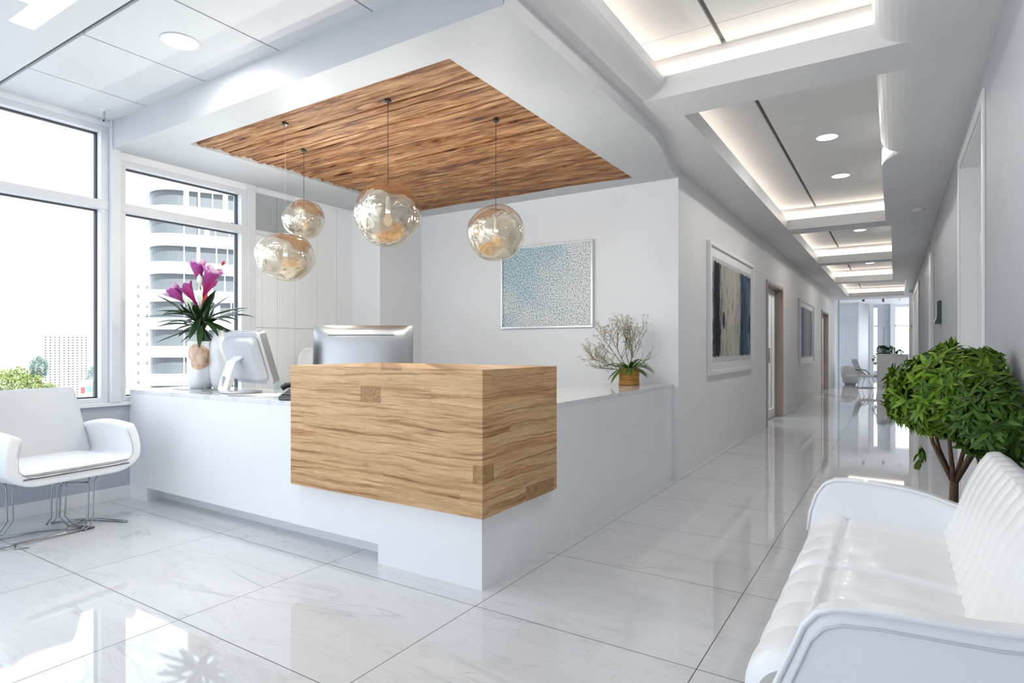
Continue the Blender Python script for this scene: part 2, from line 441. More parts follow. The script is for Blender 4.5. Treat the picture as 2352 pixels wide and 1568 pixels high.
def box(*a): return MB().box(*a)

def thing(name, label, cat, loc=(0, 0, 0), rotz=0, group=None):
    o = bpy.data.objects.new(name, None); C.objects.link(o)
    o.location = loc; o.rotation_euler = (0, 0, rotz)
    o['label'] = label; o['category'] = cat
    if group: o['group'] = group
    o['_org'] = tuple(float(v) for v in loc)
    return o
def tag(o, label, cat, group=None):
    o['label'] = label; o['category'] = cat
    if group: o['group'] = group
    return o
def struct(o):
    o['kind'] = 'structure'; return o
def recentre(o, loc):
    """move a single-mesh thing's origin to its base, keeping its place"""
    d = Vector(loc) - o.location
    for v in o.data.vertices: v.co -= d
    o.location = loc
    return o
def finish():
    for o in bpy.data.objects:
        if '_org' in o: del o['_org']

def lamp(name, parent, loc, e, size, col=(1, 1, 1), kind='POINT'):
    l = bpy.data.lights.new(name, kind); l.energy = e; l.color = col
    if kind == 'POINT': l.shadow_soft_size = size
    else: l.shape = 'DISK'; l.size = size
    o = bpy.data.objects.new(name, l); C.objects.link(o); o.parent = parent; o.location = loc
    return o
# ------------------------------------------------------------------ key measures (metres)
XW, XH, XR = -5.20, -1.67, .44      # window wall, corridor left wall, right wall
YB = 5.45                           # wall behind the reception
YF = -3.0                           # unseen front wall behind the viewer
ZC, ZS, ZH = 2.98, 2.76, 2.84       # main ceiling, dropped soffit, corridor ceiling
YE = 23.3                           # end of the corridor
HT = 3.45                           # underside of the added light-sealing slab

# ------------------------------------------------------------------ floor and shell
m = MB().box(-5.6, 5.0, YF - .3, 30.2, -.12, 0)
struct(m.build('floor', 'floor'))
m = MB().box(-5.6, 5.0, YF - .3, 30.2, HT, HT + .15)  # unseen slab added over everything to keep sky light from leaking in
struct(m.build('ceiling', 'ceil')).name = 'light_seal_slab'

# window wall, below the sills, above the header and between openings
m = MB()
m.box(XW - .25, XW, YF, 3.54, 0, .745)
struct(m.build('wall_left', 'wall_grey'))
m = MB()
m.box(XW - .25, XW, YF, 2.30, 2.93, HT)
m.box(XW - .25, XW, 2.30, 3.54, 2.70, HT)
m.box(XW - .25, XW - .015, 3.54, YB + .3, 0, HT)
m.box(XW - .25, XW, YF - .2, -2.75, .745, 2.93)
struct(m.build('wall_left_header', 'wall'))
# sill board
m = MB().box(XW - .2, XW + .035, -2.75, 3.54, .745, .775)
struct(m.build('trim_1', 'trim', bevel=.004))
# baseboard
m = MB().box(XW, XW + .014, YF, 2.43, 0, .10)
struct(m.build('baseboard_left', 'trim', bevel=.003))

def window(idx, y0, y1, z0, z1, ztr, mull):
    """frame of bars around the opening, transom and mullions; gaskets; panes"""
    x0, x1 = XW - .13, XW + .0
    m = MB(); w = .055
    ys = [y0] + mull + [y1]
    m.box(x0, x1, y0, y1, z0, z0 + .035); m.box(x0, x1, y0, y1, z1 - .045, z1)
    m.box(x0, x1 + .01, y0, y1, ztr - .035, ztr + .035)
    for y in (y0 + w / 2, y1 - w / 2): m.box(x0, x1, y - w / 2, y + w / 2, z0 + .035, z1 - .045)
    for y in mull: m.box(x0, x1 + .03, y - .035, y + .035, z0 + .035, z1 - .045)
    fr = struct(m.build('window_%d' % idx, 'frame', bevel=.003))
    gk = MB(); gl = MB(); t = .010; n = 0
    for a, b in zip(ys[:-1], ys[1:]):
        a2 = a + (w if a == y0 else .035); b2 = b - (w if b == y1 else .035)
        for c, d in ((z0 + .035, ztr - .035), (ztr + .035, z1 - .045)):
            gx0, gx1 = x0 + .03, x0 + .065
            gk.box(gx0, gx1, a2, b2, c, c + t); gk.box(gx0, gx1, a2, b2, d - t, d)
            gk.box(gx0, gx1, a2, a2 + t, c + t, d - t); gk.box(gx0, gx1, b2 - t, b2, c + t, d - t)
            box(gx0 + .014, gx0 + .02, a2 + t, b2 - t, c + t, d - t).build('pane', 'glass', fr)
    gk.build('gasket', 'gasket', fr)
    return fr
window(1, -2.75, 2.268, .775, 2.93, 2.317, [-1.3, .40])
window(2, 2.337, 3.458, .775, 2.70, 2.322, [])
# big posts beside the two windows
m = MB().box(XW - .2, XW + .045, 2.268, 2.337, .775, ZC)
struct(m.build('trim_2', 'frame', bevel=.003))
m = MB().box(XW - .2, XW + .02, 3.458, 3.54, .775, ZS)
struct(m.build('trim_3', 'frame', bevel=.003))

# glossy white wall panels between window and corner, separate boards over a dark backing
m = MB()
yy = [3.54, 3.62, 3.79, 4.00, 4.275, 4.55, 4.767]
for a, b in zip(yy[:-1], yy[1:]):
    for c, d in ((0, 1.4), (1.4, 2.30 if b < 4.01 else ZS)):
        m.box(XW - .012, XW, a + .0015, b - .0015, c + .0015, d - .0015)
struct(m.build('wall_left_panel', 'gloss'))
# glossy strip above the first panels, its grey standing for dark reflections
cl = struct(MB().box(XW - .012, XW + .012, 3.54, 4.0, 2.30, 2.34).build('trim_4', 'frame'))
m = MB()
for a, b in ((3.54, 3.79), (3.79, 4.0)):
    m.box(XW - .012, XW - .004, a + .002, b - .002, 2.342, 2.70)
cl2 = struct(m.build('window_5', basic('grey_reflection_panel', (.42, .45, .48), .04, var=.02, coat=.6)))
# corner pillar
m = MB().box(XW - .02, -4.757, 4.767, YB + .02, 0, ZS)
struct(m.build('wall_back_pillar', 'wall'))
# wall behind the reception
m = MB().prism([(XW - .25, YB), (XH, YB), (XH - .2, YB + .2), (XW - .25, YB + .2)], 0, HT)
struct(m.build('wall_back', 'wall'))

# corridor left wall with two door openings
D1, D2, DZ1, DZ2 = (9.93, 11.45), (18.2, 20.0), 2.24, 2.22
m = MB()
m.prism([(XH, YB), (XH, D1[0]), (XH - .2, D1[0]), (XH - .2, YB + .2)], 0, ZH); m.box(XH - .2, XH, D1[0], D1[1], DZ1, ZH)
m.box(XH - .2, XH, D1[1], D2[0], 0, ZH); m.box(XH - .2, XH, D2[0], D2[1], DZ2, ZH)
m.box(XH - .2, XH, D2[1], YE, 0, ZH); m.box(XH - .2, XH, YB + .2, YE, ZH, HT)
struct(m.build('wall_corridor', 'wall_hall'))
m = MB()
m.box(XH, XH + .008, YB + .01, D1[0] - .06, 0, .012); m.box(XH, XH + .008, D1[1] + .06, D2[0] - .06, 0, .012)
struct(m.build('baseboard_corridor', 'wall_hall'))

def door_left(idx, y0, y1, z1):
    m = MB(); w = .05
    m.box(XH - .18, XH + .018, y0 - w + .02, y0 + .02, 0, z1 + .02); m.box(XH - .18, XH + .018, y1 - .02, y1 + w - .02, 0, z1 + .02)
    m.box(XH - .18, XH + .018, y0 + .02, y1 - .02, z1 - .03, z1 + .02)
    d = struct(m.build('door_%d' % idx, 'taupe', bevel=.004))
    x0, x1 = XH - .15, XH - .11
    mid = y0 + (y1 - y0) * .5
    a, b = y0 + .02, y1 - .02
    l = MB()
    for c, e in ((a, mid), (mid, b)):
        l.box(x0, x1, c + .004, c + .11, 0.006, z1 - .035); l.box(x0, x1, e - .11, e - .004, 0.006, z1 - .035)
        l.box(x0, x1, c + .11, e - .11, 0.006, .16); l.box(x0, x1, c + .11, e - .11, z1 - .14, z1 - .035)
    l.build('leaf', 'trim', d, bevel=.003)
    l = MB()
    for c, e in ((a, mid), (mid, b)): l.box(x0 + .015, x1 - .015, c + .11, e - .11, .16, z1 - .14)
    l.build('pane', 'clear', d)
    box(x1, x1 + .05, mid - .10, mid - .075, .95, 1.2).build('handle', 'chrome', d, bevel=.005)
    return d
door_left(1, D1[0], D1[1], DZ1)
door_left(2, D2[0], D2[1], DZ2)
# small bright rooms behind the doors
for (a, b) in (D1, D2):
    m = MB()
    m.box(XH - 1.6, XH - 1.5, a - .5, b + .9, 0, 2.6); m.box(XH - 1.5, XH - .2, a - .6, a - .5, 0, 2.6)
    m.box(XH - 1.5, XH - .2, b + .9, b + 1.0, 0, 2.6); m.box(XH - 1.6, XH - .2, a - .6, b + 1.0, 2.6, 2.65)
    struct(m.build('wall_side_room', 'trim'))
for (a, b) in (D1, D2):  # unseen fill light added to brighten the rooms behind the door glass
    l = bpy.data.lights.new('side_room_fill', 'AREA'); l.energy = 22; l.shape = 'RECTANGLE'; l.size = .5; l.size_y = 1.2
    o = bpy.data.objects.new('side_room_fill', l); C.objects.link(o); o.location = (XH - .9, (a + b) / 2 + .2, 2.58)
cab = thing('base_cabinet', 'white base cabinet with grey top seen through the first corridor door', 'cabinet', (XH - 1.2, 11.3, 0))
box(XH - 1.48, XH - .9, 11.0, 12.2, 0, .82).build('body', 'trim', cab, bevel=.004)
box(XH - 1.49, XH - .88, 10.99, 12.21, .82, .86).build('worktop', 'alu', cab)

# right wall with one tall glazed opening
O3 = (4.44, 5.93); OZ = 2.63
m = MB()
m.box(XR, XR + .2, YF, O3[0], 0, HT); m.box(XR, XR + .2, O3[0], O3[1], OZ, HT)
m.box(XR, XR + .2, O3[1], YE, 0, HT)
m.box(XR + .2, XR + .3, O3[0] - .3, O3[0], 0, HT); m.box(XR + .2, XR + .3, O3[1], O3[1] + .3, 0, HT)
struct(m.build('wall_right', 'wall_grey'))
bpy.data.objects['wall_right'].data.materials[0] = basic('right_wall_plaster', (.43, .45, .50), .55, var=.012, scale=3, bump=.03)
m = MB(); w = .07
m.box(XR - .014, XR + .0, O3[0] - w, O3[0], 0, OZ + w); m.box(XR - .014, XR, O3[1], O3[1] + w, 0, OZ + w)
m.box(XR - .014, XR, O3[0], O3[1], OZ, OZ + w)
m.box(XR, XR + .22, O3[0], O3[0] + .012, 0, OZ); m.box(XR, XR + .22, O3[1] - .012, O3[1], 0, OZ)
m.box(XR, XR + .22, O3[0], O3[1], OZ - .012, OZ)
d3 = struct(m.build('door_3', 'trim', bevel=.003))
m = MB()
x0, x1 = XR + .11, XR + .16
m.box(x0, x1, O3[0] + .012, O3[1] - .012, 1.99, 2.09)
for c, e in ((O3[0] + .012, 5.18), (5.18, O3[1] - .012)):
    m.box(x0, x1, c, c + .10, .01, 1.99); m.box(x0, x1, e - .10, e, .01, 1.99); m.box(x0, x1, c + .1, e - .1, .01, .2); m.box(x0, x1, c + .1, e - .1, 1.9, 1.99)
m.box(x0, x1, O3[0] + .012, O3[0] + .06, 2.09, OZ - .012); m.box(x0, x1, O3[1] - .06, O3[1] - .012, 2.09, OZ - .012); m.box(x0, x1, 5.15, 5.21, 2.09, OZ - .012)
m.build('leaf', 'frame', d3, bevel=.003)
m = MB()
m.box(x0 + .02, x0 + .028, O3[0] + .1, 5.08, .2, 1.9); m.box(x0 + .02, x0 + .028, 5.28, O3[1] - .1, .2, 1.9)
m.box(x0 + .02, x0 + .028, O3[0] + .06, 5.15, 2.09, OZ - .02); m.box(x0 + .02, x0 + .028, 5.21, O3[1] - .06, 2.09, OZ - .02)
m.build('pane', 'frost', d3)
# trims further along the right wall
m = MB().box(XR - .035, XR, 9.80, 10.32, 0, 2.50)
struct(m.build('trim_5', 'trim', bevel=.004))
m = MB().box(XR - .03, XR, 15.0, 15.12, 0, 2.62)
m.box(XR - .03, XR, 20.0, 20.12, 0, 2.62); m.box(XR - .03, XR, 15.12, 20.0, 2.52, 2.62)
d4 = struct(m.build('door_4', 'trim', bevel=.004))
box(XR - .012, XR, 15.12, 20.0, .0, 2.52).build('leaf', 'wall_hall', d4)
m = MB().box(XR - .09, XR, 20.6, 20.95, 0, ZH)
struct(m.build('trim_6', 'frame'))

# unseen wall behind the viewer, its glazed openings added and sized for daylight
m = MB()
m.box(-5.45, .64, YF - .2, YF, 2.85, HT); m.box(-5.45, .64, YF - .2, YF, 0, .12)
for a, b in ((-5.45, -5.0), (-3.2, -3.0), (-1.4, .64)): m.box(a, b, YF - .2, YF, .12, 2.85)
struct(m.build('wall_front', 'wall'))
m = MB()
for a, b in ((-5.0, -3.2), (-3.0, -1.4)): m.box(a, b, YF - .1, YF - .09, .12, 2.85)
struct(m.build('window_6', 'glass'))

# main ceiling: boards with open joints under a grey backing
LL = [(-4.07, 1.277), (-4.07, 1.394), (-2.4, 1.394), (-2.4, .60), (-3.78, .60), (-3.78, 1.277)]
m = MB(); jx = [-5.2, -4.645, -3.884, -3.108, -2.329, -1.5]; g = .006
for a, b in zip(jx[:-1], jx[1:]):
    m.box(a + g, b - g, 1.565, 2.28, ZC, ZC + .02)
# band nearer the viewer, with the L-shaped light slot left open
m.box(-5.2, -4.07, 1.0, 1.540, ZC, ZC + .02); m.box(-5.2, -3.78, YF, 1.277 - .0, ZC, ZC + .02) if False else None
m.box(-4.07, -1.5, 1.394, 1.540, ZC, ZC + .02)
m.box(-5.2, -4.07, YF, 1.0, ZC, ZC + .02)
m.box(-4.07, -3.78, YF, 1.277, ZC, ZC + .02)
m.box(-3.78, -1.5, YF, .60, ZC, ZC + .02)
m.box(-2.4, -1.5, .60, 1.394, ZC, ZC + .02)
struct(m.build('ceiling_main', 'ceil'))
struct(MB().box(-5.2, -1.5, 1.5, 2.3, ZC + .021, ZC + .03).build('ceiling_backing', 'gap'))
m = MB()
m.prism(LL, ZC + .10, ZC + .12); 
pl = thing('ceiling_light', 'bright L-shaped recessed light slot in the white ceiling above the armchair', 'ceiling light', (-3.2, 1.0, ZC))
m.build('diffuser', 'panel_light', pl)
m = MB()
for i in range(6):
    a = LL[i]; b = LL[(i + 1) % 6]
    m.add([(a[0], a[1], ZC + .02), (b[0], b[1], ZC + .02), (b[0], b[1], ZC + .11), (a[0], a[1], ZC + .11)], [(0, 1, 2, 3)])
m.build('housing', 'ceil', pl)

# dropped soffit with the opening for the timber panel
WX0, WX1, WY0, WY1 = -4.555, -2.025, 2.545, 5.235
m = MB(); z0, z1 = ZS, ZS + .24
m.box(-5.2, -1.5, 2.28, WY0, z0, z1)
m.box(-5.2, WX0, WY0, YB, z0, z1)
m.box(WX0, WX1, WY1, YB, z0, z1)
ed = []
for k in range(0, 13):
    t = k / 12
    ed.append((-1.5 - .17 * (t * t * (3 - 2 * t)), 4.2 + (YB - 4.2) * t))
m.prism([(WX1, WY0), (-1.5, WY0)] + ed + [(WX1, YB)], z0, z1)
m.box(WX0 - .02, WX1 + .02, WY0 - .02, WY1 + .02, ZS + .13, ZS + .16)
m.box(-5.2, -1.5, 2.28, 2.30, z1, HT); m.box(-1.52, -1.5, YF, 2.28, ZC, HT)
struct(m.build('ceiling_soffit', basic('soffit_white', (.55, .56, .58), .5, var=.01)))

# timber panel: a stack of rough split boards set in the opening
tp = thing('timber_ceiling_panel', 'square panel of rough brown timber slats set into the white soffit above the reception desk', 'ceiling panel', ((WX0 + WX1) / 2, (WY0 + WY1) / 2, ZS + .12))
m = MB(); rs = random.Random(3)
y = WY0 + .002; NS = 44
while y < WY1 - .012:
    w = rs.uniform(.040, .085)
    if y + w > WY1 - .02: w = WY1 - .002 - y
    nseg = 46; zb = rs.uniform(-.006, .012) + ZS + .016
    ph = rs.uniform(0, 50); tilt = rs.uniform(-.016, .016)
    pr = []
    for i in range(nseg + 1):
        x = WX0 + .002 + (WX1 - WX0 - .004) * i / nseg
        n1 = noise.noise(Vector((x * 1.7, ph, 0))); n2 = noise.noise(Vector((x * 6, ph, 9)))
        ya = y + .003 * n2 + .003; yb = y + w + .004 * n1 - .0045
        zz = zb + .009 * n1 + .004 * n2
        pr.append([(x, ya, ZS + .10), (x, ya, zz + .006 + max(0, tilt)), (x, ya + w * .25, zz - .002 + tilt * .4), (x, ya + w * .7, zz - tilt * .4), (x, yb, zz + .008 + max(0, -tilt)), (x, yb, ZS + .10)])
    vs = [p for q in pr for p in q]; fs = []
    for i in range(nseg):
        for k in range(5):
            a = i * 6 + k; fs.append((a, a + 1, a + 7, a + 6))
    fs.append((0, 1, 2, 3, 4, 5)); fs.append(tuple(nseg * 6 + k for k in range(6)))
    m.add(vs, fs)
    y += w
m.build('slats', 'slat', tp, smooth=35)
box(WX0 + .004, WX1 - .004, WY0 + .004, WY1 - .004, ZS + .10, ZS + .125).build('backing_board', basic('dark_backing', (.05, .02, .01), .8), tp)

# corridor ceiling at ZH with recessed light trays
TR = [(-1.2, 3.85), (4.22, 9.10), (9.50, 13.05), (13.45, 17.05), (17.45, 22.3)]
flat = MB()      # level parts of the corridor ceiling
lip = MB()
tiles = MB(); gaps = MB()
ZL, ZT = 2.98, 3.15
xl_out = [-1.47, -1.25, -1.25, -1.25, -1.25]
def arc_side(mb, xo, xi, y0, y1, n=8):
    """curved cove from level edge xo at ZH up to the lip xi at ZL"""
    P_ = []
    for k in range(n + 1):
        t = k / n * PI / 2
        P_.append((xo + (xi - xo) * math.sin(t), ZH + (ZL - ZH) * (1 - math.cos(t))))
    for (a, b), (c, d) in zip(P_[:-1], P_[1:]):
        mb.add([(a, y0, b), (a, y1, b), (c, y1, d), (c, y0, d)], [(0, 1, 2, 3)])
    return P_
prev = YF
for i, (y0, y1) in enumerate(TR):
    flat.box(-1.5 if y0 < 5 else XH, XR, prev, y0, ZH, ZH + .14); prev = y1
    xo = xl_out[i]
    flat.box((-1.5 if i == 0 else XH), xo - (.02 if xo > -1.3 else 0), y0, y1, ZH, ZH + .03)
    xi_l = -1.26
    xr_o, xr_i = (.09, -.10) if i < 2 else (.09 if i < 4 else .24, -.05 if i < 4 else .24)
    if i >= 2 and i < 4: xr_o = xr_i = -.04
    if i == 1:
        # wide cove for the first stretch, then a curved return to a straight lip
        flat.box(.09, XR, y0, 6.0, ZH, ZH + .03)
        curve = [(.09, 6.0)] + [(.09 - .19 * math.sin(k / 8 * PI / 2), 6.0 + .42 * (1 - math.cos(k / 8 * PI / 2))) for k in range(1, 9)]
        flat.prism([(XR, 6.0)] + curve + [(-.10, y1), (XR, y1)], ZH, ZH + .03)
        for (a, b), (c, d) in zip(curve[:-1], curve[1:]):
            lip.add([(a, b, ZH), (c, d, ZH), (c, d, ZL), (a, b, ZL)], [(0, 1, 2, 3)])
        lip.add([(-.10, 6.42, ZH), (-.10, y1, ZH), (-.10, y1, ZL), (-.10, 6.42, ZL)], [(0, 1, 2, 3)])
        arc_side(lip, .09, -.10, y0, 6.0)
        lip.add([(.09, 6.0, ZH), (.09, 6.0, ZL), (-.10, 6.0, ZL), (-.10, 6.42, ZL), (.0, 6.3, ZL)], [(0, 1, 2, 3, 4)])
    elif xr_o != xr_i:
        flat.box(xr_o, XR, y0, y1, ZH, ZH + .03)
        arc_side(lip, xr_o, xr_i, y0, y1)
    else:
        flat.box(xr_o, XR, y0, y1, ZH, ZH + .14)
    if xo < xi_l - .05: arc_side(lip, xo, xi_l, y0, y1)
    else: lip.box(xo - .02, xo, y0, y1, ZH, ZL)
    # lip thickness at both ends, then the recess walls set back
    rx0, rx1 = -1.44, (xr_i + .02)
    by = .12
    lip.add([(rx0, y0 - by, ZL), (rx0, y1 + by, ZL), (rx0, y1 + by, HT), (rx0, y0 - by, HT)], [(0, 1, 2, 3)])
    lip.add([(rx1, y0 - by, ZL), (rx1, y1 + by, ZL), (rx1, y1 + by, HT), (rx1, y0 - by, HT)], [(0, 1, 2, 3)])
    lip.add([(rx0, y1 + by, ZL), (rx1, y1 + by, ZL), (rx1, y1 + by, HT), (rx0, y1 + by, HT)], [(0, 1, 2, 3)])
    lip.add([(rx0, y0 - by, ZL), (rx1, y0 - by, ZL), (rx1, y0 - by, HT), (rx0, y0 - by, HT)], [(0, 1, 2, 3)])
    xe = xo if xo > xi_l - .05 else xi_l
    lip.add([(rx0, y0 - by, ZL), (xe, y0 - by, ZL), (xe, y1 + by, ZL), (rx0, y1 + by, ZL)], [(0, 1, 2, 3)])
    lip.add([(rx0, y1, ZL), (rx1, y1, ZL), (rx1, y1 + by, ZL), (rx0, y1 + by, ZL)], [(0, 1, 2, 3)])
    # tiles
    yy = []; ref = 5.77 if i else 3.70
    k = math.ceil((y0 - by - ref) / .76); ys = [y0 - by]
    while ref + k * .76 < y1 + by - .05:
        if ref + k * .76 > y0 - by + .05: ys.append(ref + k * .76)
        k += 1
    ys.append(y1 + by)
    for a, b in zip(ys[:-1], ys[1:]):
        gg = .0022
        tiles.box(rx0, -.935, a + gg, b - gg, ZT, ZT + .02); tiles.box(-.905, rx1 - (.0 if i != 1 else .012), a + gg, b - gg, ZT, ZT + .02)
    gaps.box(rx0, rx1, y0 - by, y1 + by, ZT + .021, ZT + .03)
    # led strips: long side and far end
    led = thing('led_strip', ('warm LED cove strip in the ceiling tray directly over the sofa end, nearest tray',
            'warm LED cove strip in the second ceiling tray, the one with two round downlights',
            'warm LED cove strip in the third ceiling tray along the corridor',
            'warm LED cove strip in the fourth ceiling tray, small and far down the corridor',
            'warm LED cove strip in the last ceiling tray before the glazed lobby')[i], 'cove light', ((rx0 + rx1) / 2, y1, ZL), group='LED strips hidden in the corridor ceiling trays')
    box(rx0 + .006, rx0 + .022, y0, y1, ZL + .015, ZL + .045).build('side_strip', 'led', led)
    box(rx0 + .03, rx1 - .01, y1 + by - .012, y1 + by - .002, ZL + .02, ZL + .11).build('end_strip', 'led', led)
flat.box(XH, XR, prev, YE, ZH, ZH + .14)
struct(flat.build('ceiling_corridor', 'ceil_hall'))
struct(lip.build('ceiling_tray', 'ceil_hall', smooth=50))
struct(tiles.build('ceiling_tile', 'tile_ceil'))
struct(gaps.build('ceiling_tile_joint', 'gap'))
# close the cove between soffit edge and corridor ceiling
m = MB()
edp = [(-1.5, 2.28)] + ed
for (a, b), (c, d) in zip(edp[:-1], edp[1:]):
    m.add([(a, b, ZS), (c, d, ZS), (c + .02, d, ZH), (a + .02, b, ZH)], [(0, 1, 2, 3)])
m.box(-1.67, -1.5, 2.3, YB, ZH + .031, HT)
struct(m.build('trim_7', 'ceil_hall', smooth=30))

# lobby beyond the corridor
LZ = 2.98
m = MB()
m.box(-5.0, 4.0, YE, 30.0, LZ, LZ + .05)
m.box(-5.0, XH, YE, YE + .15, 0, HT); m.box(XR, 4.0, YE, YE + .15, 0, HT)
struct(m.build('ceiling_lobby', 'ceil'))
m = MB(); Y9 = 29.0
m.box(-5.0, -.884, Y9, Y9 + .2, 0, 1.0 if False else HT)
m.box(-.884, -.73, Y9 - .3, Y9 + .2, 0, HT)         # column
m.box(-.606, -.15, Y9, Y9 + .2, 0, HT)
m.box(-.15, .0, Y9 - .3, Y9 + .2, 0, HT)            # column
m.box(.62, 4.0, Y9, Y9 + .2, 0, HT)
for a, b in ((-.73, -.606), (.0, .62)):
    m.box(a, b, Y9, Y9 + .2, 2.86, HT); m.box(a, b, Y9, Y9 + .2, 0, .25)
struct(m.build('wall_lobby', basic('lobby_white', (.74, .76, .80), .35, var=.02)))
m = MB().box(.0, .62, Y9 + .02, Y9 + .08, 2.08, 2.13)
m.box(-.73, -.606, Y9 + .02, Y9 + .08, 2.08, 2.13); m.box(.0, .03, Y9 + .02, Y9 + .08, .25, 2.86); m.box(.59, .62, Y9 + .02, Y9 + .08, .25, 2.86)
w3 = struct(m.build('window_3', 'frame'))
box(.03, .59, Y9 + .045, Y9 + .05, .25, 2.86).build('pane', 'glass', w3)
box(-.73, -.606, Y9 + .045, Y9 + .05, .25, 2.86).build('pane', 'glass', w3)
# unseen side openings, added to let daylight into the lobby
m = MB()
m.box(-5.2, -5.0, YE, 30, 0, .3); m.box(-5.2, -5.0, YE, 30, 2.8, HT)
for a in (YE, 25.4, 27.6, 29.8): m.box(-5.2, -5.0, a, a + .2, .3, 2.8)
m.box(4.0, 4.2, YE, 30, 0, .3); m.box(4.0, 4.2, YE, 30, 2.8, HT)
for a in (YE, 26.4, 29.8): m.box(4.0, 4.2, a, a + .2, .3, 2.8)
struct(m.build('added_lobby_side_wall', 'trim'))
# lift-like double panel on the lobby wall
dl = struct(box(-.60, -.16, Y9 - .03, Y9, 0, 2.1).build('door_5', 'frost', bevel=.004))
box(-.385, -.375, Y9 - .036, Y9 - .03, .02, 2.08).build('gap_line', 'black', dl)
box(-.56, -.20, Y9 - .02, Y9 - .0, 2.16, 2.78).build('transom', 'frost', dl)
# glazed screen at the corridor's end, left part, with a frosted band
m = MB()
m.box(-1.64, -1.60, YE + .1, YE + .14, 0, LZ - .12); m.box(-1.67, .44, YE + .09, YE + .15, LZ - .14, LZ - .02)
struct(m.build('trim_8', 'frame'))
m = MB()
for k in range(15):
    a = -2.35 + k * .095
    m.box(a, a + .088, 28.2 + .006 * (k % 3), 28.23 + .006 * (k % 3), .02, 2.5)
struct(m.build('trim_9', basic('ribbed_screen', (.70, .72, .76), .3)))
m = MB()
for k in range(13):
    a = k / 12 * PI / 2
for k in range(12):
    a0, a1 = k / 12 * PI / 2, (k + 1) / 12 * PI / 2
    xa, ya = -1.02 - .0 + .0 * a0, 0
m = MB().grid(lambda u, v: (-1.20 + .30 * (1 - math.cos(u * PI / 2)), 27.0 + 1.2 * math.sin(u * PI / 2) * 1.0, v * (LZ - .001)), 12, 1)
struct(m.build('wall_lobby_curve', 'trim', smooth=60, solid=.04))

# ------------------------------------------------------------------ reception desk
DX, DY, CT = -1.72, 2.42, .868
desk = thing('reception_desk', 'white L-shaped reception desk with a projecting oak block at its corner', 'reception desk', (-3.2, 2.9, 0))
m = MB()
# long front, raised above a recessed toe space between its two feet
m.box(XW + .002, -4.93, DY, DY + .55, 0, CT - .03)
m.box(-4.93, -2.43, DY, DY + .55, .107, CT - .03)
m.box(-4.93, -2.43, DY + .13, DY + .20, 0, .107)
m.box(-2.43, DX, DY, DY + .55, 0, CT - .03)
m.box(DX - .60, DX, DY + .55, YB - .002, 0, CT - .03)
m.build('body', 'desk', desk)
m = MB()
m.prism([(XW + .002, DY - .003), (DX + .003, DY - .003), (DX + .003, YB - .002), (DX - .62, YB - .002), (DX - .62, DY + .62), (XW + .002, DY + .62)], CT - .03, CT)
m.build('countertop', 'marble', desk, bevel=.002)
box(-3.115, -1.677, 2.365, 3.12, .371, 1.095).build('oak_block', 'wood', desk, bevel=.002)
desk.children[-1]['label'] = 'oak butcher-block cladding at the desk corner'
m = MB().box(XW + .002, -2.36, DY + .64, DY + 1.25, .70, .73)
m.box(XW + .002, XW + .04, DY + .64, DY + 1.25, 0, .70); m.box(-2.4, -2.36, DY + .64, DY + 1.25, 0, .70)
m.build('worktop', 'desk', desk)

# ------------------------------------------------------------------ pendant lamps
def pendant(loc, r, sx, sz, seed, label, bulb=.028, cordtop=ZS + .02, twist=0):
    x, y, z = loc
    root = thing('pendant_lamp', label, 'pendant lamp', (x, y, z), group='champagne glass globe pendants over the reception desk')
    rr = random.Random(seed); a0 = rr.uniform(0, 9)
    nu, nv = 40, 56
    def pt(u, v):
        th = u * PI; ph = v * 2 * PI
        d = Vector((math.sin(th) * math.cos(ph), math.sin(th) * math.sin(ph), math.cos(th)))
        k = 1 + .075 * noise.noise(d * 1.3 + Vector((a0, seed, 0))) + .02 * noise.noise(d * 3.1 + Vector((0, a0, seed)))
        if sx > 1.1: k *= 1 + .06 * math.sin(2.5 * d.x + a0) - .05 * max(0, -d.z)
        h = d * r * k
        # widen across the view for the flattened globes
        return (h.x * sx, h.y * sx, h.z * sz)
    m = MB().grid(pt, nu, nv)
    o = m.build('globe', 'globe', root, smooth=0, world=False, weld=True)
    # inner blown layer
    def pt2(u, v):
        p = Vector(pt(u, v)); d = p.normalized()
        k = .86 + .12 * noise.noise(d * 2.2 + Vector((seed, 2, a0)))
        return tuple(p * k)
    MB().grid(pt2, 30, 40).build('inner_globe', 'globe', root, smooth=0, world=False, weld=True)
    top = r * sz
    MB().tube([(0, 0, .05), (0, 0, cordtop - z)], .0022 if seed != 4 else .0010, 6).build('cord', 'steel_dark' if seed != 4 else 'alu', root, world=False)
    MB().lathe([(.001, cordtop - z), (.022, cordtop - z - .002), (.022, cordtop - z - .018), (.004, cordtop - z - .026)], seg=20).build('ceiling_cup', 'steel_dark', root, smooth=40, world=False)
    MB().lathe([(.004, top * .55), (.012, top * .5), (.014, .055), (.016, .02), (.014, .01)], seg=16).build('lamp_holder', 'trim', root, smooth=40, world=False)
    lamp('bulb_light', root, (0, 0, -.042), 40, .020, (.80, .90, 1))
    MB().lathe([(.011, .012), (.018, -.01), (bulb, -.035), (bulb * .9, -.055), (bulb * .5, -.072), (.001, -.078)], seg=20).build('bulb', 'bulb', root, smooth=60, world=False)
    return root
pendant((-3.958, 3.13, 2.22), .160, 1.0, .97, 1, 'smallest pale pendant globe, hanging highest, nearest the tiled wall')
pendant((-2.714, 2.789, 2.050), .208, 1.0, .99, 2, 'largest round pendant globe, hanging in front of the timber panel corner above the monitor')
pendant((-2.321, 3.432, 1.995), .198, 1.0, 1.0, 3, 'round pendant globe overlapping the corner of the blue speckled picture')
pendant((-3.600, 2.690, 1.837), .186, 1.10, .90, 4, 'lowest pendant globe, wide and flattened, beside the window post')

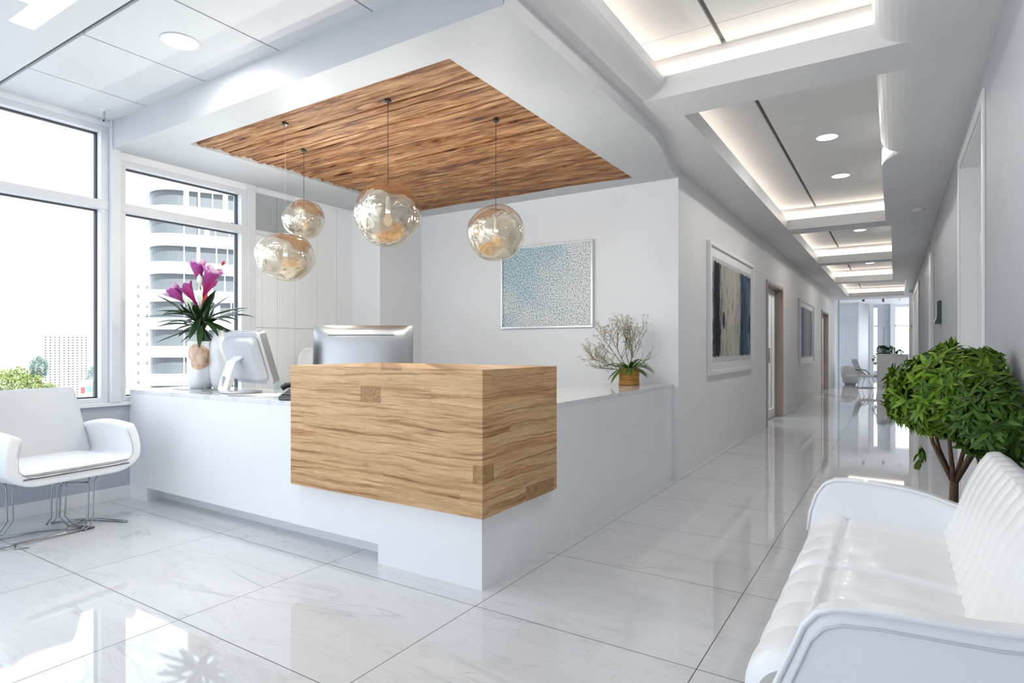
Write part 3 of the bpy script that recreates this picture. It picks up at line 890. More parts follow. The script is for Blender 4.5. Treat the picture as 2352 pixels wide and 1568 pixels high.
# ------------------------------------------------------------------ counter objects
# vase and flowers
vx, vy = -4.745, 2.745
vs = thing('vase', 'white cylindrical vase with a peach-coloured patch, holding the pink flowers', 'vase', (vx, vy, CT + .006))
MB().lathe([(.001, 0), (.078, 0), (.092, .02), (.099, .10), (.100, .20), (.097, .30), (.094, .38), (.088, .38), (.090, .30), (.090, .06), (.001, .05)], seg=40).build('body', 'vase', vs, smooth=40, world=False)
vs2 = MB()
vs2.lathe([(.001, 0), (.06, 0), (.085, .05), (.098, .16), (.10, .27), (.085, .38), (.058, .46), (.05, .475), (.044, .47), (.075, .38), (.09, .27), (.088, .16), (.001, .03)], (-4.60, 2.84, CT), seg=36)
tag(recentre(vs2.build('jar', 'plast', smooth=40), (-4.60, 2.84, CT)), 'plain rounded white jar standing behind the vase, beside the monitor', 'jar')
ty = MB().box(-4.93, -4.52, 2.62, 2.80, CT, CT + .006)
# peach blob beside the vase body
pb = thing('ornament', 'small peach rounded ornament leaning against the white vase', 'ornament', (-4.662, 2.70, CT + .006))
MB().tube([(0, .03, 0), (0, .03, .20)], .005, 10).build('stand', 'plast', pb, world=False)
def blob(u, v):
    th = u * PI; ph = v * 2 * PI
    d = Vector((math.sin(th) * math.cos(ph), math.sin(th) * math.sin(ph), math.cos(th)))
    k = .052 * (1 + .25 * noise.noise(d * 2 + Vector((4, 1, 2))))
    return (d.x * k * 1.1, d.y * k * .7, .245 + d.z * k * 1.35)
MB().grid(blob, 16, 24).build('body', basic('peach_ceramic', (.66, .44, .31), .3, var=.1, scale=14, coat=.4), pb, smooth=0, world=False, weld=True)
tag(recentre(ty.build('tray', 'alu', bevel=.002), (vx, vy, CT)), 'thin grey metal tray under the white vase', 'tray')

bq = thing('flower_bouquet', 'bouquet of pink trumpet lilies over dark spiky leaves in the white vase', 'flowers', (vx, vy, CT + .30))
def ribbon(mb, base, az, el, length, width, droop, n=9, fold=.25, twist=0):
    """a tapered strap leaf arching away from base"""
    p = Vector(base); d = Vector((math.cos(az) * math.cos(el), math.sin(az) * math.cos(el), math.sin(el)))
    side = Vector((-math.sin(az), math.cos(az), 0)); st = length / n
    vs = []
    for i in range(n + 1):
        t = i / n
        w = width * .5 * (math.sin(min(1, .12 + t * 1.35) * PI * .5) if t < .55 else max(0.02, math.cos((t - .55) / .45 * PI / 2) ** .8))
        up = side.cross(d).normalized()
        vs += [tuple(p - side * w + up * w * fold), tuple(p), tuple(p + side * w + up * w * fold)]
        p = p + d * st
        d = (d + Vector((0, 0, -droop / n))).normalized()
        if twist:
            side = (Matrix.Rotation(twist / n, 3, d) @ side).normalized()
    fs = []
    for i in range(n):
        a = i * 3; fs += [(a, a + 1, a + 4, a + 3), (a + 1, a + 2, a + 5, a + 4)]
    mb.add(vs, fs)
rl = random.Random(11)
m = MB()
zc = .15
for k in range(40):
    az = k * 2.399 + rl.uniform(-.2, .2); el = rl.uniform(-.25, .95)
    ribbon(m, (rl.uniform(-.012, .012), rl.uniform(-.012, .012), zc + rl.uniform(.03, .13)), az, el, rl.uniform(.28, .46), rl.uniform(.040, .062), rl.uniform(.6, 1.3), fold=.5)
for k in range(7):
    ribbon(m, (0, 0, .13), k * 2.4, rl.uniform(1.0, 1.4), rl.uniform(.20, .34), .034, .2)
for k in range(8):
    ribbon(m, (0, 0, zc + .06), k * .8 + .3, rl.uniform(-.9, -.4), rl.uniform(.16, .24), .03, .4)
m.build('leaves', 'strap', bq, world=False, smooth=0)
m = MB()
m.tube([(0, 0, -.12), (.0, 0, .14)], .018, 8); m.tube([(.02, -.012, -.1), (.012, .0, .2)], .009, 8); m.tube([(0, 0, .1), (-.008, 0, .38)], .007, 8)
m.build('stem', basic('dark_green_stem', (.03, .09, .02), .5, var=.2), bq, world=False, smooth=0)
def trumpet(mb, base, d, L, r, petals=6, curl=.35, seed=0):
    """flared lily: narrow tube opening into lobed petals"""
    d = Vector(d).normalized(); q = d.to_track_quat('Z', 'Y').to_matrix(); b = Vector(base)
    def fn(u, v):
        ph = v * 2 * PI; t = u
        rad = .006 + (r - .006) * (t ** 1.9)
        lobe = 1 + (.26 * abs(math.cos(petals * ph / 2)) - .12) * max(0, t - .45) / .55
        z = L * t * (1 - curl * .25 * t * t) + .012 * math.cos(petals * ph) * t * t + .012 * noise.noise(Vector((ph, t * 4, seed)))
        return tuple(b + q @ Vector((rad * lobe * math.cos(ph), rad * lobe * math.sin(ph), z)))
    mb.grid(fn, 12, 42)
ax = Vector((.8431, .5378, 0)); ay = Vector((-.5378, .8431, 0))     # across and into the view, for laying the bouquet out
def q3(a, b, z): return tuple(ax * a + ay * b + Vector((0, 0, z)))
fl = [((-.015, 0, .32), (-.85, -.1, .75), .31, .068), ((-.005, .0, .34), (-.42, -.25, .85), .25, .060), ((0, 0, .45), (-.10, .0, 1), .31, .070),
      ((.01, 0, .42), (.42, -.1, 1), .30, .085), ((.0, .01, .40), (.0, .6, .9), .24, .060)]
for i, (b, d, L, r) in enumerate(fl):
    m = MB(); bb = q3(*b); dd = Vector(q3(*d)).normalized()
    q = dd.to_track_quat('Z', 'Y')
    t = MB(); trumpet(t, (0, 0, 0), (0, 0, 1), L, r, seed=i)
    o = t.build('flower', 'petal', bq, world=False, smooth=0, solid=.0012)
    o.location = bb; o.rotation_mode = 'QUATERNION'; o.rotation_quaternion = q
    t = MB()
    for k in range(5):
        a = k * 1.256; t.tube([(0, 0, L * .2), (.012 * math.cos(a), .012 * math.sin(a), L * .65), (.03 * math.cos(a), .03 * math.sin(a), L * 1.0)], .0016, 5)
    s = t.build('stamens', 'petal_white', o, world=False)
for i, (b, d, L) in enumerate([((-.03, -.03, .30), (-.45, -.3, 1), .19), ((.012, -.03, .33), (.08, -.2, 1), .18), ((.0, -.02, .50), (.1, -.2, 1), .13)]):
    m = MB(); q = Vector(q3(*d)).normalized().to_track_quat('Z', 'Y')
    m.lathe([(.003, 0), (.012, L * .25), (.021, L * .55), (.018, L * .8), (.002, L)], seg=14)
    o = m.build('bud', 'petal_white', bq, world=False, smooth=0)
    o.location = q3(*b); o.rotation_mode = 'QUATERNION'; o.rotation_quaternion = q
for i, (b, d, L, w) in enumerate([((.03, -.02, .32), (.25, -.1, 1), .16, .024), ((.17, 0, .70), (.5, 0, .8), .045, .013)]):
    m = MB(); q = Vector(q3(*d)).normalized().to_track_quat('Z', 'Y')
    m.lathe([(.003, 0), (w, L * .45), (w * .8, L * .75), (.002, L)], seg=14)
    o = m.build('bud', 'petal_red', bq, world=False, smooth=0); o['label'] = 'dark red bud'
    o.location = q3(*b); o.rotation_mode = 'QUATERNION'; o.rotation_quaternion = q
m = MB().tube([q3(.02, 0, .45), q3(.10, 0, .62), q3(.17, 0, .705)], .0018, 5)
m.build('stem', 'petal_red', bq, world=False)

# monitor seen from behind and to the side
def rbox(mb, w, h, y0, y1, r, n=6, taper=1.0, cx=0, cz=0):
    """rounded rectangle prism in XZ from y0 to y1; taper scales the y1 face"""
    def ring(s, y):
        out = []
        for (sx, sz, a0) in ((1, 1, 0), (-1, 1, 90), (-1, -1, 180), (1, -1, 270)):
            for k in range(n + 1):
                a = R(a0 + 90 * k / n)
                out.append((cx + s * (sx * (w / 2 - r) + r * math.cos(a)), y, cz + s * (sz * (h / 2 - r) + r * math.sin(a))))
        return out
    A, B = ring(1, y0), ring(taper, y1); k = len(A)
    mb.add(A + B, [tuple(range(k)), tuple(range(k, 2 * k))[::-1]] + [(i, (i + 1) % k, k + (i + 1) % k, k + i) for i in range(k)])
    return mb
# local frame: screen looks along +Y, its back along -Y
M['mon_shaded'] = basic('monitor_shell_shaded', (.50, .51, .54), .32, coat=.3)  # white shell darkened: shade on its turned-away back put into the colour
mo = thing('monitor', 'white desktop monitor with loop stand, seen edge-on beside the flower vase', 'monitor', (-4.08, 2.70, CT), R(-8))
Tm = Matrix.Translation((0, 0.03, .262)) @ Matrix.Rotation(R(17), 4, 'X')
def tilt(o, T): 
    for v in o.data.vertices: v.co = T @ v.co
    return o
tilt(rbox(MB(), .54, .40, .0, .045, .03).build('screen_frame', basic('monitor_edge_grey', (.26, .27, .29), .35, metal=.3), mo, smooth=30, world=False), Tm)
tilt(rbox(MB(), .535, .395, -.02, .0, .03).build('back_shell', 'mon_shaded', mo, smooth=30, world=False), Tm)
tilt(rbox(MB(), .46, .30, -.075, -.02, .05, taper=1.12).build('housing', 'mon_shaded', mo, smooth=30, world=False, bevel=.008), Tm)
tilt(rbox(MB(), .50, .33, .045, .047, .004).build('screen', 'black', mo, world=False), Tm)
m = MB()
pl_ = [(-.055, -.03, .30), (-.06, -.10, .24), (-.06, -.15, .12), (-.06, -.17, .02), (-.06, -.165, .008)]
for sx in (-1, 1):
    for (a, b) in zip(pl_[:-1], pl_[1:]):
        pass
def strap(mb, pts, w, t):
    """flat band following pts in the YZ plane, width w across X"""
    P_ = [Vector(p) for p in pts]; vs = []
    for i, p in enumerate(P_):
        d = (P_[min(i + 1, len(P_) - 1)] - P_[max(i - 1, 0)]).normalized()
        nn = Vector((0, -d.z, d.y))
        for sx, sn in ((-w / 2, -t / 2), (w / 2, -t / 2), (w / 2, t / 2), (-w / 2, t / 2)):
            vs.append(tuple(p + Vector((sx, 0, 0)) + nn * sn))
    fs = [(0, 1, 2, 3), tuple(4 * (len(P_) - 1) + k for k in (3, 2, 1, 0))]
    for i in range(len(P_) - 1):
        for k in range(4): fs.append((i * 4 + k, i * 4 + (k + 1) % 4, i * 4 + 4 + (k + 1) % 4, i * 4 + 4 + k))
    mb.add(vs, fs); return mb
strap(MB(), [(0, .02, .27), (0, -.05, .265), (0, -.10, .23), (0, -.15, .10), (0, -.168, .03), (0, -.15, .009), (0, .10, .008)], .13, .016).build('stand', 'plast', mo, smooth=40, world=False, bevel=.005)
m = MB(); m.box(-.012, .012, -.172, -.155, .05, .13)
tilt(m.build('cable_slot', 'alu', mo, world=False, bevel=.003), Matrix.Translation((0, -.0, .0)) @ Matrix.Rotation(0, 4, 'X'))

mb_ = thing('monitor', 'silver monitor seen from behind above the oak block', 'monitor', (-3.54, 3.36, .73), R(32.5))
# its back faces the visitors: local -Y
M['alu_dark'] = basic('monitor_back_metal', (.40, .41, .43), .30, metal=.85, var=.02, scale=20)
T2 = Matrix.Translation((0, 0, .40)) @ Matrix.Rotation(R(-4), 4, 'X')
tilt(rbox(MB(), .79, .50, .0, .012, .022).build('screen_frame', 'alu_dark', mb_, smooth=30, world=False, bevel=.003), T2)
def bulge(u, v):
    x = (u - .5) * .784; z = (v - .5) * .494
    e = max(0, 1 - (abs(x) / .392) ** 4) * max(0, 1 - (abs(z) / .247) ** 4)
    return (x, -.045 * e ** .6 - .0005, z)
tilt(MB().grid(bulge, 26, 18).build('back_shell', 'alu_dark', mb_, smooth=0, world=False), T2)
tilt(MB().box(-.27, .25, -.0455, -.0405, .170, .1735).build('vent_slot', 'gap', mb_, world=False), T2)
tilt(rbox(MB(), .75, .44, .012, .014, .004).build('screen', 'black', mb_, world=False), T2)
m = MB(); strap(m, [(0, -.03, .36), (0, -.09, .15), (0, -.11, .01), (0, -.09, .006), (0, .10, .006)], .2, .01)
m.build('stand', 'alu', mb_, smooth=40, world=False, bevel=.003)

# office chair behind the desk
oc = thing('office_chair', 'white office chair with rounded back, behind the silver monitor', 'chair', (-4.76, 3.86, 0), R(30))
def cb(u, v):
    x = (u - .5) * .46 * (1 - .12 * v * v); z = .50 + v * .70
    return (x, .20 + .05 * v + .25 * (x ** 2) * -1.2, z)
m = MB()
def cback(u, v):
    w = .25 * (1 - .10 * v) ; top = 1.205
    x = (u - .5) * 2
    zz = .48 + (top - .48) * v
    # rounded upper corners
    if v > .8:
        k = (v - .8) / .2; w *= math.sqrt(max(0, 1 - k ** 3 * .62))
    return (x * w, .24 + .05 * v - .07 * x * x, zz)
m.grid(cback, 16, 24)
m.build('backrest', 'plast', oc, smooth=0, world=False, solid=.025)
rbox(MB(), .48, .46, .0, .06, .1).build('seat', 'plast', oc, smooth=30, world=False)
s_ = oc.children[-1]
for v in s_.data.vertices: v.co = Vector((v.co.x, v.co.z, .44 + v.co.y))
MB().tube([(0, 0, .06), (0, 0, .45)], .025, 12).build('column', 'chrome', oc, world=False, smooth=40)
for k in range(5):
    a = k * 2 * PI / 5
    lg = MB().tube([(0, 0, .09), (.26 * math.cos(a), .26 * math.sin(a), .06)], [.02, .013], 8).build('leg', 'chrome', oc, world=False, smooth=40)
    cs = MB().tube([(.26 * math.cos(a) - .012, .26 * math.sin(a), .027), (.26 * math.cos(a) + .012, .26 * math.sin(a), .027)], .026, 14).build('caster', 'black', lg, world=False, smooth=40)

# things lying on the counter
gl_ = thing('drinking_glass', 'small clear glass on the counter between monitor and oak block', 'glass', (-3.415, 2.50, CT))
MB().lathe([(.001, .004), (.028, .0), (.034, .11), (.0325, .11), (.027, .008), (.001, .008)], seg=28).build('body', 'clear', gl_, smooth=40, world=False)
m = MB()
for k, (a, x, y) in enumerate(((.1, 0, 0), (-.15, .02, .01), (.3, -.015, .012))):
    c, s_ = math.cos(a), math.sin(a); w, l = .105, .148
    m.add([(x + c * p - s_ * q, y + s_ * p + c * q, .0006 + k * .0012 + h) for h in (0, .001) for p, q in ((-l, -w), (l, -w), (l, w), (-l, w))],
          [(3, 2, 1, 0), (4, 5, 6, 7), (0, 1, 5, 4), (1, 2, 6, 5), (2, 3, 7, 6), (3, 0, 4, 7)])
ppr = m.build('paper_sheets', basic('paper', (.86, .87, .88), .6))
ppr.location = (-3.70, 2.66, CT); tag(ppr, 'loose white paper sheets on the counter in front of the monitor', 'paper')
pen = MB().tube([(-.07, 0, .008), (.055, .0, .008), (.07, 0, .008)], [.0045, .0045, .0015], 10).build('pen', 'alu', smooth=40)
pen.location = (-3.83, 2.475, CT - .0035); pen.rotation_euler = (0, 0, .5); tag(pen, 'silver pen lying at the counter edge in front of the monitor', 'pen')
ph = thing('telephone', 'black desk telephone half hidden behind the oak block', 'telephone', (-3.30, 2.56, CT), R(35))
m = MB().prism([(-.10, 0), (.10, 0), (.10, .06), (-.10, .018)], -.09, .09, 'x')
m.build('base', 'black', ph, world=False, bevel=.004)
ho = MB().tube([(-.11, .02, .065), (-.085, .03, .085), (0, .05, .10), (.085, .03, .085), (.11, .02, .065)], [.018, .02, .012, .02, .018], 10).build('handset', 'black', ph, world=False, smooth=50)
m = MB().tube([(.09, -.06, .01)] + [(.12 + .012 * math.cos(k * 1.1), -.06 - .004 * k, .012 + .010 * (1 + math.sin(k * 1.1))) for k in range(28)], .0028, 6)
m.build('cord', 'black', ph, world=False, smooth=0)
ph2 = thing('card_terminal', 'dark grey card terminal at the counter edge, touching the oak block', 'card terminal', (-3.225, 2.475, CT), R(32))
MB().prism([(-.045, 0), (.045, 0), (.045, .045), (-.045, .03)], -.085, .085, 'x').build('body', basic('graphite', (.07, .075, .085), .3, coat=.3), ph2, world=False, bevel=.008)
box(-.07, .0, -.03, .03, .036, .042).build('screen', 'black', ph2, world=False)

# potted twig orchid on the short counter
px_, py_ = -2.02, 5.13
op = thing('potted_orchid', 'orchid with bare branching twigs in a round bamboo-brown pot', 'potted plant', (px_, py_, CT))
MB().lathe([(.001, 0), (.088, 0), (.094, .006), (.094, .022), (.090, .026), (.092, .145), (.096, .15), (.084, .15), (.082, .12), (.001, .12)], seg=36).build('pot', 'pot', op, smooth=40, world=False)
MB().lathe([(.001, .135), (.06, .13), (.083, .122), (.001, .12)], seg=24).build('soil', 'soil', op, smooth=50, world=False)
ro = random.Random(5)
m = MB()
for k in range(34):
    a = k * 2.4; L = ro.uniform(.17, .29)
    if math.sin(a) > .2: L *= .75
    ribbon(m, (.025 * math.cos(a), .025 * math.sin(a), .135), a, ro.uniform(.15, .95), L, ro.uniform(.030, .044), ro.uniform(1.1, 2.0), fold=.4)
m.build('leaves', 'orchid_leaf', op, world=False, smooth=0)
tw = MB(); bl = MB()
def twig(p, d, L, r, depth):
    p = Vector(p); d = Vector(d).normalized(); n = 5; pts = [p.copy()]; rad = [r]
    for i in range(n):
        d = (d + Vector((ro.uniform(-.22, .22), ro.uniform(-.22, .22), ro.uniform(-.10, .22)))).normalized()
        p = p + d * L / n
        p.y = min(p.y, .22)
        pts.append(p.copy()); rad.append(r * (1 - .5 * (i + 1) / n))
        if depth > 0 and i >= 1:
            for _ in range(2 if depth < 3 else 1):
                if ro.random() < .75:
                    e = (d + Vector((ro.uniform(-1, 1), ro.uniform(-1, 1), ro.uniform(-.35, .7))) * .9).normalized()
                    twig(p, e, L * ro.uniform(.45, .65), r * .6, depth - 1)
    tw.tube(pts, rad, 5)
    if depth == 0:
        for _ in range(4):
            c = p + Vector((ro.uniform(-.012, .012), ro.uniform(-.012, .012), ro.uniform(-.008, .008)))
            a = ro.uniform(0, 6); s = ro.uniform(.005, .010)
            u = Vector((math.cos(a), math.sin(a), ro.uniform(-.6, .6))).normalized(); w = u.orthogonal().normalized()
            bl.add([tuple(c - u * s), tuple(c + w * s * .6), tuple(c + u * s), tuple(c - w * s * .6)], [(0, 1, 2, 3)])
for d, L, dp in (((-.25, -.15, 1), .31, 3), ((.0, 0, 1), .29, 2), ((-.55, -.35, .9), .29, 3), ((.5, .25, .9), .27, 2), ((-.95, -.55, .5), .29, 3), ((.8, .45, .45), .22, 1), ((-.1, -.2, 1), .31, 2), ((-1, -.5, .15), .22, 2)):
    twig((ro.uniform(-.02, .02), ro.uniform(-.02, .02), .13), d, L, .0042, dp)
tw.build('stems', 'twig', op, world=False, smooth=0)
bl.build('blossoms', 'blossom', op, world=False)

# ------------------------------------------------------------------ pictures
def picture(name, label, axis, c, w, h, fr, depth, mat_frame, art, matw=0, matcol='trim', group=None):
    """flat framed picture; axis 'y' hangs on the wall behind the desk, 'x' on the corridor wall"""
    r = thing(name, label, 'picture', c, group=group)
    def bx(a0, a1, z0, z1, d0, d1):
        return (a0, a1, -d1, -d0, z0, z1) if axis == 'y' else (d0, d1, a0, a1, z0, z1)
    m = MB()
    for q in ((-w / 2, w / 2, h / 2 - fr, h / 2), (-w / 2, w / 2, -h / 2, -h / 2 + fr), (-w / 2, -w / 2 + fr, -h / 2 + fr, h / 2 - fr), (w / 2 - fr, w / 2, -h / 2 + fr, h / 2 - fr)):
        m.box(*bx(*q, .001, depth))
    m.build('frame', mat_frame, r, world=False, bevel=.003)
    if matw: MB().box(*bx(-w / 2 + fr, w / 2 - fr, -h / 2 + fr, h / 2 - fr, .002, depth * .45)).build('mount', matcol, r, world=False)
    f2 = fr + matw
    MB().box(*bx(-w / 2 + f2, w / 2 - f2, -h / 2 + f2 * (.8 if matw else 1), h / 2 - f2 * (.85 if matw else 1), .003, depth * .5)).build('canvas', art, r, world=False)
    return r
picture('wall_picture', 'square picture of blue and silver speckles in a thin silver frame, above the counter', 'y', (-3.055, YB, 1.84), 1.09, .868, .022, .04,
        basic('silver_frame', (.74, .76, .79), .22, metal=.35), 'art_blue')
picture('wall_picture', 'large framed abstract with black and blue ink runs on cream, nearest on the corridor wall', 'x', (XH, 7.60, 1.625), 2.34, 1.43, .045, .04, 'trim', 'art_drip', .13)
picture('wall_picture', 'smaller-looking framed abstract in faded blue-grey between the two corridor doors', 'x', (XH, 14.85, 1.54), 2.5, 1.37, .045, .04, 'trim', 'art_pale', .13)

# ------------------------------------------------------------------ armchair by the window
ac = thing('armchair', 'white leather armchair with curved arms on thin chrome wire legs by the window', 'armchair', (-4.68, 1.72, 0), R(6.5))
# local: +X is the front, Y across
SHZ = .47
# outer shell: a U-section band swept round, wide at the arms
def shell_pt(u, v):
    """u runs from one arm top under the seat to the other arm top, v from the back to the front"""
    a = (u - .5) * 2          # -1..1
    hw = .385
    # section path: arm tops fold inwards slightly
    if abs(a) > .46:
        k = (abs(a) - .46) / .54
        ang = -PI / 2 + k * (PI * .62)
        y = (hw - .16) + .16 * math.cos(ang) + .0
        z = .39 + .14 + .14 * math.sin(ang) + max(0, k - .55) * .19
        if k > .55: y = y - (k - .55) * .10
    else:
        y = (hw - .16) * abs(a) / .46; z = .39
    x = -.30 + v * .58
    # arms drop towards the back and lean forwards at the front
    if abs(a) > .46: z += .03 * math.sin(v * PI) * ((abs(a) - .46) / .54)
    z -= .015 * (1 - v)
    x -= .09 * max(0, (z - .5)) * 2 * v * 0.6
    return (x, math.copysign(y, a), z)
m = MB(); m.grid(shell_pt, 56, 10)
sh = m.build('shell', 'leather', ac, world=False, smooth=0, solid=.062, bevel=0)
mm = sh.modifiers.new('round', 'BEVEL'); mm.width = .014; mm.segments = 3; mm.limit_method = 'ANGLE'; mm.angle_limit = R(50)
# dark seam along the inner front edge
pts = [Vector(shell_pt(k / 60, 1.0)) for k in range(61)]
m = MB(); ins = []
for p in pts:
    c = Vector((p.x, 0, .56)); d = (c - p); d.x = 0; d = d.normalized()
    ins.append(p + d * .032 + Vector((.002, 0, 0)))
m.tube(ins[1:-1], .0020, 5)
m.build('piping', 'alu', ac, world=False, smooth=0)
# seat cushion
def cushion(x0, x1, y0, y1, z0, z1, puff=.012, n=20, e=.14):
    mb = MB()
    def top(u, v):
        x = x0 + (x1 - x0) * u; y = y0 + (y1 - y0) * v
        q = min(1, min(u, 1 - u) / e) ; r = min(1, min(v, 1 - v) / e)
        k = math.sqrt(max(0, 1 - (1 - q) ** 2)) * math.sqrt(max(0, 1 - (1 - r) ** 2))
        wr = .003 * noise.noise(Vector((x * 9, y * 9, 3)))
        return (x, y, (z0 + z1) / 2 + ((z1 - z0) / 2) * k + puff * math.sin(u * PI) * math.sin(v * PI) + wr)
    def bot(u, v):
        x = x0 + (x1 - x0) * u; y = y0 + (y1 - y0) * v
        q = min(1, min(u, 1 - u) / e); r = min(1, min(v, 1 - v) / e)
        k = math.sqrt(max(0, 1 - (1 - q) ** 2)) * math.sqrt(max(0, 1 - (1 - r) ** 2))
        return (x, y, (z0 + z1) / 2 - ((z1 - z0) / 2) * k)
    mb.grid(top, n, n); mb.grid(bot, n, n); return mb
cushion(-.27, .285, -.315, .315, .412, .472).build('seat_cushion', 'leather', ac, world=False, smooth=0, weld=True)
m = MB(); m.tube([(.284, -.31, .413), (.288, 0, .411), (.284, .31, .413)], .0035, 6)
m.build('seat_seam', 'seam', ac, world=False)
# backrest: upright padded panel, narrower at the top
def backf(side):
    def fn(u, v):
        z = .42 + v * .50
        w = .30 - .055 * v
        if v > .9: w *= math.sqrt(max(.0, 1 - ((v - .9) / .1) ** 2 * .15))
        y = (u - .5) * 2 * w + .03
        lean = -.235 - .12 * v
        th = .028 * math.sqrt(max(0, 1 - (abs(u - .5) * 2) ** 8)) * math.sqrt(max(0, 1 - v ** 12))
        curve = .05 * ((u - .5) * 2) ** 2
        return (lean + side * th + curve + .002 * noise.noise(Vector((y * 12, z * 5, 1))) * (side > 0), y, z)
    return fn
m = MB(); m.grid(backf(1), 26, 26); m.grid(backf(-1), 26, 26)
m.build('backrest', 'leather_shaded', ac, world=False, smooth=0, weld=True)
# wire legs
wl = [
    [(-.02, -.27, .37), (-.01, -.265, .30), (-.01, -.262, .12), (-.04, -.30, .04), (-.12, -.36, .006)],
    [(.12, -.05, .37), (.08, -.06, .30), (.08, -.065, .10), (.06, -.08, .06)],
    [(.06, .01, .37), (.09, -.01, .31), (.09, -.02, .10), (.10, .03, .03), (.16, .10, .006)],
    [(.13, .15, .37), (.13, .135, .30), (.13, .13, .08), (.16, .10, .02), (.20, .04, .006)]]
for i, p in enumerate(wl):
    m = MB(); m.tube(p, .0055, 8)
    q = [(a + .012, b + .026, c) for a, b, c in p]
    q[0] = (p[0][0] + .03, p[0][1] + .05, p[0][2])
    m.tube(q, .0045, 8)
    m.build('leg', 'chrome', ac, world=False, smooth=0)
m = MB()
m.tube([(.16, -.56, .010), (.18, -.30, .018), (.19, -.05, .012), (.20, .13, .008)], .007, 8)
m.tube([(-.15, .05, .012), (-.06, .17, .014), (.02, .24, .012), (.24, .30, .008), (.26, .31, .008)], [.007, .007, .008, .009, .009], 8)
m.tube([(.19, -.05, .012), (.10, .03, .03), (.02, .14, .014), (-.05, .2, .012)], .0045, 8)
m.tube([(-.12, -.36, .006), (.0, -.1, .014), (.16, .10, .006)], .0045, 8)
m.tube([(.18, -.30, .018), (.23, -.33, .008), (.28, -.28, .006)], .004, 8)
m.tube([(-.02, -.20, .35), (.10, .02, .315), (.13, .13, .30)], .0055, 8)
m.build('base', 'chrome', ac, world=False, smooth=0)

# ------------------------------------------------------------------ sofa, close on the right
so = thing('sofa', 'white leather sofa with channel-stitched seat and back in the near right corner', 'sofa', (.05, 2.2, 0))
def channel(t, w, depth):
    """puffed channel profile: 0 at creases, 1 between"""
    f = (t / w) % 1.0
    return depth * (abs(math.sin(PI * f)) ** .45 - 1)
def seat_profile(s):
    """s 0..1 from the back junction over the nose to underneath: returns (x, z), normal"""
    # straight part 0.22 -> -0.20 , nose arc r=.105, then down
    Ls = .42; ra = .11; La = ra * PI * .60; Ld = .12
    tot = Ls + La + Ld; d = s * tot
    if d < Ls:
        x = .22 - d; z = .475 + .022 * math.sin(d / Ls * PI * .5); return (x, z), (0, 1)
    d -= Ls
    cx, cz = -.20, .497 - ra
    if d < La:
        a = PI / 2 + d / ra; return (cx + ra * math.cos(a), cz + ra * math.sin(a)), (math.cos(a), math.sin(a))
    a = PI / 2 + La / ra; d -= La
    return (cx + ra * math.cos(a) + d * math.sin(a) * .9, cz + ra * math.sin(a) - d * .8), (math.cos(a), math.sin(a))
def seat_cush(y0, y1, seed):
    mb = MB(); nv = 100; W = (y1 - y0)
    def fn(u, v):
        (x, z), (nx, nz) = seat_profile(u)
        y = y0 + W * v
        e = min(v, 1 - v)
        edge = -.030 * max(0, 1 - e / .06) ** 2
        wv = .10 * math.sin(u * 5 + seed) * .12
        ch = channel((y - y0) + wv * .12, W / 4, .0075)
        seam = -.013 * math.exp(-((x + .165) / .010) ** 2) if z > .45 else 0
        wr = .0035 * noise.noise(Vector((x * 14, y * 9, seed)))
        d = ch + edge + seam + wr
        return (x + nx * d, y, z + nz * d)
    mb.grid(fn, 60, nv); return mb
seat_cush(1.50, 2.215, 1).build('seat_cushion', 'leather', so, smooth=0)
seat_cush(2.215, 2.895, 4).build('seat_cushion', 'leather', so, smooth=0)
# backrest
def back_fn(y0, y1):
    W = y1 - y0
    bp = [(.150, .44), (.165, .50), (.205, .60), (.240, .70), (.268, .772), (.292, .808), (.330, .814), (.370, .785), (.390, .70), (.395, .50), (.395, .25)]
    cum = [0]
    for a, b in zip(bp[:-1], bp[1:]): cum.append(cum[-1] + math.dist(a, b))
    def prof(s):
        d = s * cum[-1]
        for i in range(len(bp) - 1):
            if d <= cum[i + 1] + 1e-9:
                k = (d - cum[i]) / (cum[i + 1] - cum[i]); 
                x = bp[i][0] + (bp[i + 1][0] - bp[i][0]) * k; z = bp[i][1] + (bp[i + 1][1] - bp[i][1]) * k
                dx, dz = bp[i + 1][0] - bp[i][0], bp[i + 1][1] - bp[i][1]; l = math.hypot(dx, dz)
                return x, z, -dz / l, dx / l
        return bp[-1] + (1, 0)
    def fn(u, v):
        x, z, nx, nz = prof(u)
        y = y0 + W * v
        e = min(v, 1 - v) * W
        edge = -.04 * max(0, 1 - e / .05) ** 2
        wob = .022 * math.sin(z * 26) * (1 if x < .3 else 0)
        ch = channel(y - y0 + wob, .105, .011) if x < .345 else 0
        d = ch + edge
        # the top edge dips a little at the near end
        return (x + nx * d, y, z + nz * d)
    return fn
MB().grid(back_fn(1.44, 2.93), 70, 190).build('backrest', 'leather', so, smooth=0)
# arms: outline in XZ with padded inner face, rolled edge and piping
def arm_outline(k):
    # k: 0 for far arm, 1 near arm
    if k: return [(-.235, .30), (-.243, .40), (-.222, .455), (-.190, .535), (-.165, .600), (-.140, .632), (-.105, .648), (-.04, .656), (.06, .660), (.15, .664), (.24, .675), (.34, .69), (.40, .69), (.40, .10), (-.20, .10), (-.225, .20)]
    return [(-.300, .30), (-.318, .42), (-.308, .50), (-.285, .575), (-.255, .622), (-.215, .645), (-.15, .650), (-.05, .647), (.05, .638), (.12, .622), (.20, .595), (.28, .58), (.40, .57), (.40, .10), (-.26, .10), (-.285, .20)]
def arm(k, y0, y1):
    ol = arm_outline(k)
    m = MB(); m.prism(ol, y0, y1, 'y')
    a = m.build('arm', 'leather', so, bevel=.022, seg=5, smooth=40)
    return a
a1 = arm(0, 2.86, 2.945)
a2 = arm(1, 1.42, 1.515)
